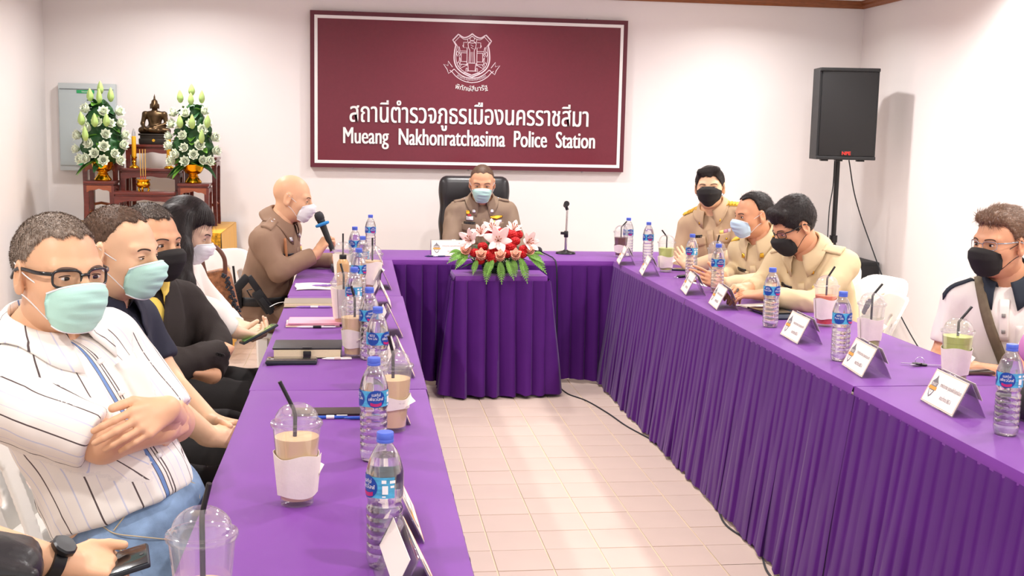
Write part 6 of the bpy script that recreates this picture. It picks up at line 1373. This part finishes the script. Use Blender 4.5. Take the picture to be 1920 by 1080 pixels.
def lotus(parent, c, ax, r=.042, seed=0):
    m = MB(); c = np.asarray(c,float)
    for ring,(n,tl,L,off) in enumerate(((8,1.15,r*1.05,0),(8,.80,r,.4),(6,.45,r*.85,.2),(4,.2,r*.6,.5))):
        for k in range(n): petal(m, c, axis_frame(ax, 2*pi*k/n+off+seed), L, r*.95, .35, -.35, tl, n=4, pw=.7)
    o = m.build('lotus_flower', M_LOTW, parent, True, True, None)
    m = MB(); R = axis_frame(ax); m.lathe([(0,-.012),(.010,-.010),(.016,-.002),(.010,.004),(0,.004)], 10, c=c, R=R); m.build('calyx', M_LEAFL, o, True, True)
def bud(parent, c, ax, L=.085, r=.021):
    m = MB(); R = axis_frame(ax); m.lathe([(0,-.006),(r*.55,0),(r*.95,L*.22),(r,L*.36),(r*.82,L*.58),(r*.45,L*.82),(r*.12,L*.97),(0,L)], 12, c=c, R=R, rad=lambda a,k: 1+.05*math.cos(5*a)); m.build('lotus_bud', M_BUD, parent, True, True)
def leaf(parent, c, d, L, W, m_, name='leaf', droop=.5, nrm=None):
    d = unit(d); s = unit(np.cross(d,(0,0,1))) if abs(d[2]) < .95 else np.array([1.,0,0]); up = np.cross(s,d); m = MB()
    m.shell(lambda u,v: np.asarray(c,float)+d*L*v+s*(u-.5)*W*math.sin(pi*min(1,v*.9+.08))**.8 - np.array([0,0,1])*droop*L*v*v + up*(-.25*W*abs(2*u-1)*-1)*math.sin(pi*v), 6, 8, lambda u,v: up, .001); return m.build(name, m_, parent, True, True, None)
def lotus_vase(label, x, y, z, pts_f, pts_b, seed, side):
    r = random.Random(seed); t = thing('lotus_arrangement', label, 'flower vase', (x,y,z), 'white lotus arrangements in gold bowls')
    m = MB(); m.lathe([(0,0),(.052,0),(.056,.006),(.052,.014),(.040,.030),(.034,.038),(.036,.044),(.028,.050),(.030,.056),(.050,.066),(.066,.090),(.072,.118),(.075,.122),(.070,.124),(.066,.116),(.02,.075),(0,.075)], 28); m.build('gold_bowl', M_GPOL, t, True)
    cc = np.array([x,y,z+.25])
    for k,(px_,pz_) in enumerate(pts_f):
        dx, dz = px_, pz_; R0 = .155*(1-.45*max(0,(dz-.22)/.3)); yy = -math.sqrt(max(.0,R0*R0-min(abs(dx),R0*.98)**2))*.75
        c = np.array([x+dx, y+yy, z+dz]); lotus(t, c, unit(np.array([dx*1.6,-.13+yy*.4,.07+(dz-.3)*.25])), r.uniform(.042,.050), r.uniform(0,3))
    for dx,dz,yy in pts_b: bud(t, np.array([x+dx,y+yy,z+dz]), (dx*.5, -.08, 1), r.uniform(.075,.095), r.uniform(.019,.023))
    v,f = surf([EL((x,y+.01,z+.22),(.138,.095,.12),None,.03), EL((x,y+.01,z+.35),(.115,.08,.12),None,.03), EL((x,y+.01,z+.44),(.075,.05,.08),None,.03)], .012); v = v+vnormals(v,f)*(vnoise(v*38,seed)*.016)[:,None]; mesh_obj('foliage', v, f.tolist(), M_LEAFD, t, True, True)
    for k in range(70):
        a = r.uniform(0,2*pi); zz = r.uniform(.10,.50); R0 = .12*(1-.5*max(0,(zz-.25)/.3)); d = np.array([math.cos(a),math.sin(a)*.8,r.uniform(-.2,.5)])
        leaf(t, np.array([x,y,z+zz])+d*R0*.25, d, R0*r.uniform(.8,1.15), r.uniform(.045,.085), M_LEAFD if r.random() < .7 else M_LEAFL, 'leaf', r.uniform(.1,.5))
    for k in range(5):
        a = r.uniform(pi,2*pi); d = np.array([math.cos(a),math.sin(a)*.6,-.15]); leaf(t, np.array([x,y,z+.13])+d*.03, d, .14, .07, M_LEAFL if k%2 else M_LEAFD, 'leaf', .5)
    m = MB()
    for k in range(14): m.tube([(x+r.uniform(-.03,.03),y+r.uniform(-.03,.03),z+.09),(x+r.uniform(-.08,.08),y+r.uniform(-.06,.06),z+r.uniform(.3,.5))], .003, 5)
    o = m.build('stems', M_LEAFD, t, True, True); o['kind'] = 'stuff'
FL = [(-.115,.16),(-.155,.235),(-.145,.335),(-.075,.165),(-.055,.275),(-.07,.39),(-.02,.205),(.03,.155),(.035,.255),(.045,.345),(.095,.205),(.125,.155),(.145,.27),(.15,.34),(.07,.425),(.125,.43),(-.10,.445),(-.005,.43),(-.085,.53),(.115,.515),(.03,.51)]
FB = [(-.06,.60,-.03),(.0,.585,-.05),(.065,.60,-.02),(.0,.655,-.01),(-.10,.42,-.11),(-.015,.41,-.13),(.055,.415,-.12),(-.07,.305,-.15)]
lotus_vase('left white lotus arrangement in a gold bowl before the grey cabinet', -1.668,7.985,1.1405, [(a*.93,b*.86) for a,b in FL], [(a,b*.86,c) for a,b,c in FB], 2, 1)
lotus_vase('right white lotus arrangement in a gold bowl beside the statue', -1.090,7.985,1.1325, [(-a*.93,b*.86+.01) for a,b in FL], [(-a*1.1,b*.88,c) for a,b,c in FB], 5, -1)
# ---- bouquet on the small table
M_LILY = mat('pale pink lily petal', srgb(252,222,216), .5, sub=.05, noise=.06, nscale=40); M_CARN = mat('red carnation petal', srgb(206,26,30), .6); M_ROSE = mat('peach rose petal', srgb(252,190,164), .55, sub=.05); M_ROSEP = mat('deep peach rose heart', srgb(246,166,138), .55)
BO = thing('flower_bouquet', 'low bouquet of lilies, red carnations, peach roses and ferns on the small table', 'bouquet', (.80,6.72,.7005))
m = MB(); m.lathe([(0,0),(.075,0),(.085,.01),(.09,.035),(.08,.04),(0,.04)], 24); m.build('tray', mat('dark green tray', srgb(40,60,44), .5), BO, True)
r = random.Random(21); camdir = unit(np.array([-.11,-1,.11]))
def lily(px_, py_, Y_, tilt, L=.095, dirn=None, ang=0.):
    c = at(px_,py_,Y_); ax = unit(dirn if dirn is not None else camdir); m = MB()
    for k in range(6): petal(m, c, axis_frame(ax, 2*pi*k/6+ang), L*(1 if k%2 else .92), (.056 if k%2 else .044)*L/.095, .28, .30, tilt, n=8, wav=.0015, pw=.9)
    o = m.build('lily', M_LILY, BO, True, True, None); m = MB()
    for k in range(6): R = axis_frame(ax, 2*pi*k/6+ang+.3); m.tube([c, c+R@np.array([0,.010,.035]), c+R@np.array([0,.018,.05])], [.0012,.0012,.0035], 5)
    m.build('stamens', mat('stamen brown', srgb(170,96,60), .7), o, True, True)
lily(934,452,6.60,.75,.105,camdir+np.array([0,0,.25]),.35); lily(884,452,6.62,.65,.085,camdir+np.array([-.6,0,.4]),.1); lily(987,456,6.62,.65,.085,camdir+np.array([.7,0,.3]),.5); lily(924,432,6.70,.6,.075,camdir+np.array([-.1,0,.9]),.2); lily(902,440,6.68,.6,.070,camdir+np.array([-.3,0,.8]),.6); lily(962,434,6.72,.6,.070,camdir+np.array([.3,.1,1.2]),.6)
def carnation(px_, py_, Y_, R_=.030):
    c = at(px_,py_,Y_); m = MB()
    def fn(u,v):
        a, b = 2*pi*u, pi*(v-.5); q = R_*(1+.12*math.sin(15*a+7*math.sin(5*b))*math.cos(b)+.09*math.sin(13*b+5*a+2*math.sin(9*a))); return c+np.array([q*math.cos(b)*math.cos(a), q*math.cos(b)*math.sin(a), q*.85*math.sin(b)])
    m.grid(fn, 56, 20); m.build('carnation', M_CARN, BO, True, True, .9)
for q in ((905,462,6.62),(913,478,6.58),(922,485,6.57),(960,440,6.66),(966,452,6.63),(958,464,6.62),(948,437,6.68),(978,476,6.59),(983,468,6.60),(890,474,6.60),(919,440,6.69),(938,436,6.72),(970,440,6.70),(900,488,6.58),(926,470,6.60),(950,476,6.60)): carnation(*q, R_=r.uniform(.026,.034))
def rose(px_, py_, Y_, R_=.033, ax=None):
    c = at(px_,py_,Y_); ax = unit(ax if ax is not None else camdir+np.array([0,0,.6])); m = MB()
    for n,tl,L,off in ((5,.95,1.,0.),(5,.65,.95,.6),(4,.4,.85,.2)):
        for k in range(n): petal(m, c-ax*R_*.5, axis_frame(ax,2*pi*k/n+off), R_*1.35*L, R_*1.5, .5, -.25, tl, n=5, pw=.65)
    o = m.build('rose', M_ROSE, BO, True, True, None); m = MB(); R = axis_frame(ax)
    pts = [c+R@np.array([.016*(1-q)*math.cos(14*q)*R_/.033, .016*(1-q)*math.sin(14*q)*R_/.033, R_*.55+.004*q]) for q in np.linspace(0,.95,30)]; m.tube(pts, .004, 5); m.build('rose_heart', M_ROSEP, o, True, True)
for q in ((902,477,6.53),(938,479,6.52),(967,477,6.53),(873,470,6.59),(993,471,6.59)): rose(*q, R_=.037)
def fern(px_, py_, Y_, d, L=.13):
    c = at(px_,py_,Y_); d = unit(d); s = unit(np.cross(d,(0,-.5,1))); m = MB(); n = 11; P = lambda v: c+d*L*v-np.array([0,0,1])*L*.55*v*v
    m.tube([P(q) for q in np.linspace(0,1,8)], .0014, 5)
    for k in range(1,n+1):
        v = k/n; w = L*.34*math.sin(pi*min(1,v*.8+.15))
        for sg_ in (1,-1):
            a = P(v*.96); b = a+(s*sg_*.85+d*.5)*w-np.array([0,0,1])*w*.25; e = unit(b-a); nn = np.cross(e,(0,-1,.3)); nn = unit(nn)*w*.22
            m.add([a-nn*.5,a+nn*.5,(a+b)/2+nn*.8,b,(a+b)/2-nn*.8,a+np.array([0,.001,-.001])], [[0,1,2,3,4],[4,3,2,1,0]])
    m.build('fern_leaf', M_FERN, BO, False, True)
for a,b,Y_,d,L in ((880,478,6.60,(-1,-.3,.15),.19),(878,482,6.58,(-.8,-.6,-.2),.14),(895,490,6.55,(-.35,-.6,-.5),.10),(915,492,6.54,(-.15,-.6,-.9),.13),(938,492,6.53,(.05,-.6,-.9),.13),(950,490,6.54,(.35,-.6,-.6),.13),(975,485,6.56,(.4,-.5,-.9),.15),(985,480,6.58,(1,-.3,.1),.16),(990,482,6.58,(.9,-.5,-.3),.17),(865,475,6.64,(-.7,.1,.3),.11),(1000,478,6.62,(.8,.1,.3),.10),(925,490,6.54,(-.5,-.7,-.5),.11),(962,488,6.55,(.15,-.7,-.7),.11)): fern(a,b-3,Y_,d,L*.72)
for k in range(26):
    a = r.uniform(0,2*pi); d = np.array([math.cos(a),math.sin(a)*.5,r.uniform(.05,.9)]); leaf(BO, np.array([.80,6.70,.74])+d*.05, d, r.uniform(.08,.17), r.uniform(.03,.05), M_LEAFD, 'leaf', .3)
m = MB()
for k in range(60):
    c = at(r.choice((890,906,946,925,972))+r.uniform(-9,9), 487+r.uniform(-5,5), 6.56); m.lathe([(0,-.003),(.003,0),(0,.003)], 5, c=c)
o = m.build('filler_blossom', M_LOTW, BO, True, True); o['kind'] = 'stuff'
m = MB(); m.lathe([(0,.05),(.11,.05),(.13,.09),(.10,.15),(.04,.185),(0,.19)], 18, cap=False, rad=lambda a,k: 1+.25*abs(math.cos(a))); m.build('foliage_core', M_LEAFD, BO, True)
# black shoes of someone seated behind, on the tiles at the left edge
t = thing('shoe', 'black leather shoe on the tiles at the far left edge', 'shoe', tuple(at(8,862,5.1)*np.array([1,1,0])))
c = np.array(t.location); v,f = surf([RC(c+np.array([-.05,0,.045]),c+np.array([.12,-.02,.04]),.042,.036,.02), RC(c+np.array([-.04,0,.07]),c+np.array([-.04,0,.10]),.04,.038,.02), HS((0,0,.003),(0,0,-1),.002)], .008); mesh_obj('upper', v, f.tolist(), M_SHOE, t, True, True)
m = MB(); m.box(c+np.array([.04,-.01,.008]), (.24,.075,.014), .005); m.build('sole', M_BLACKP, t, True, True)
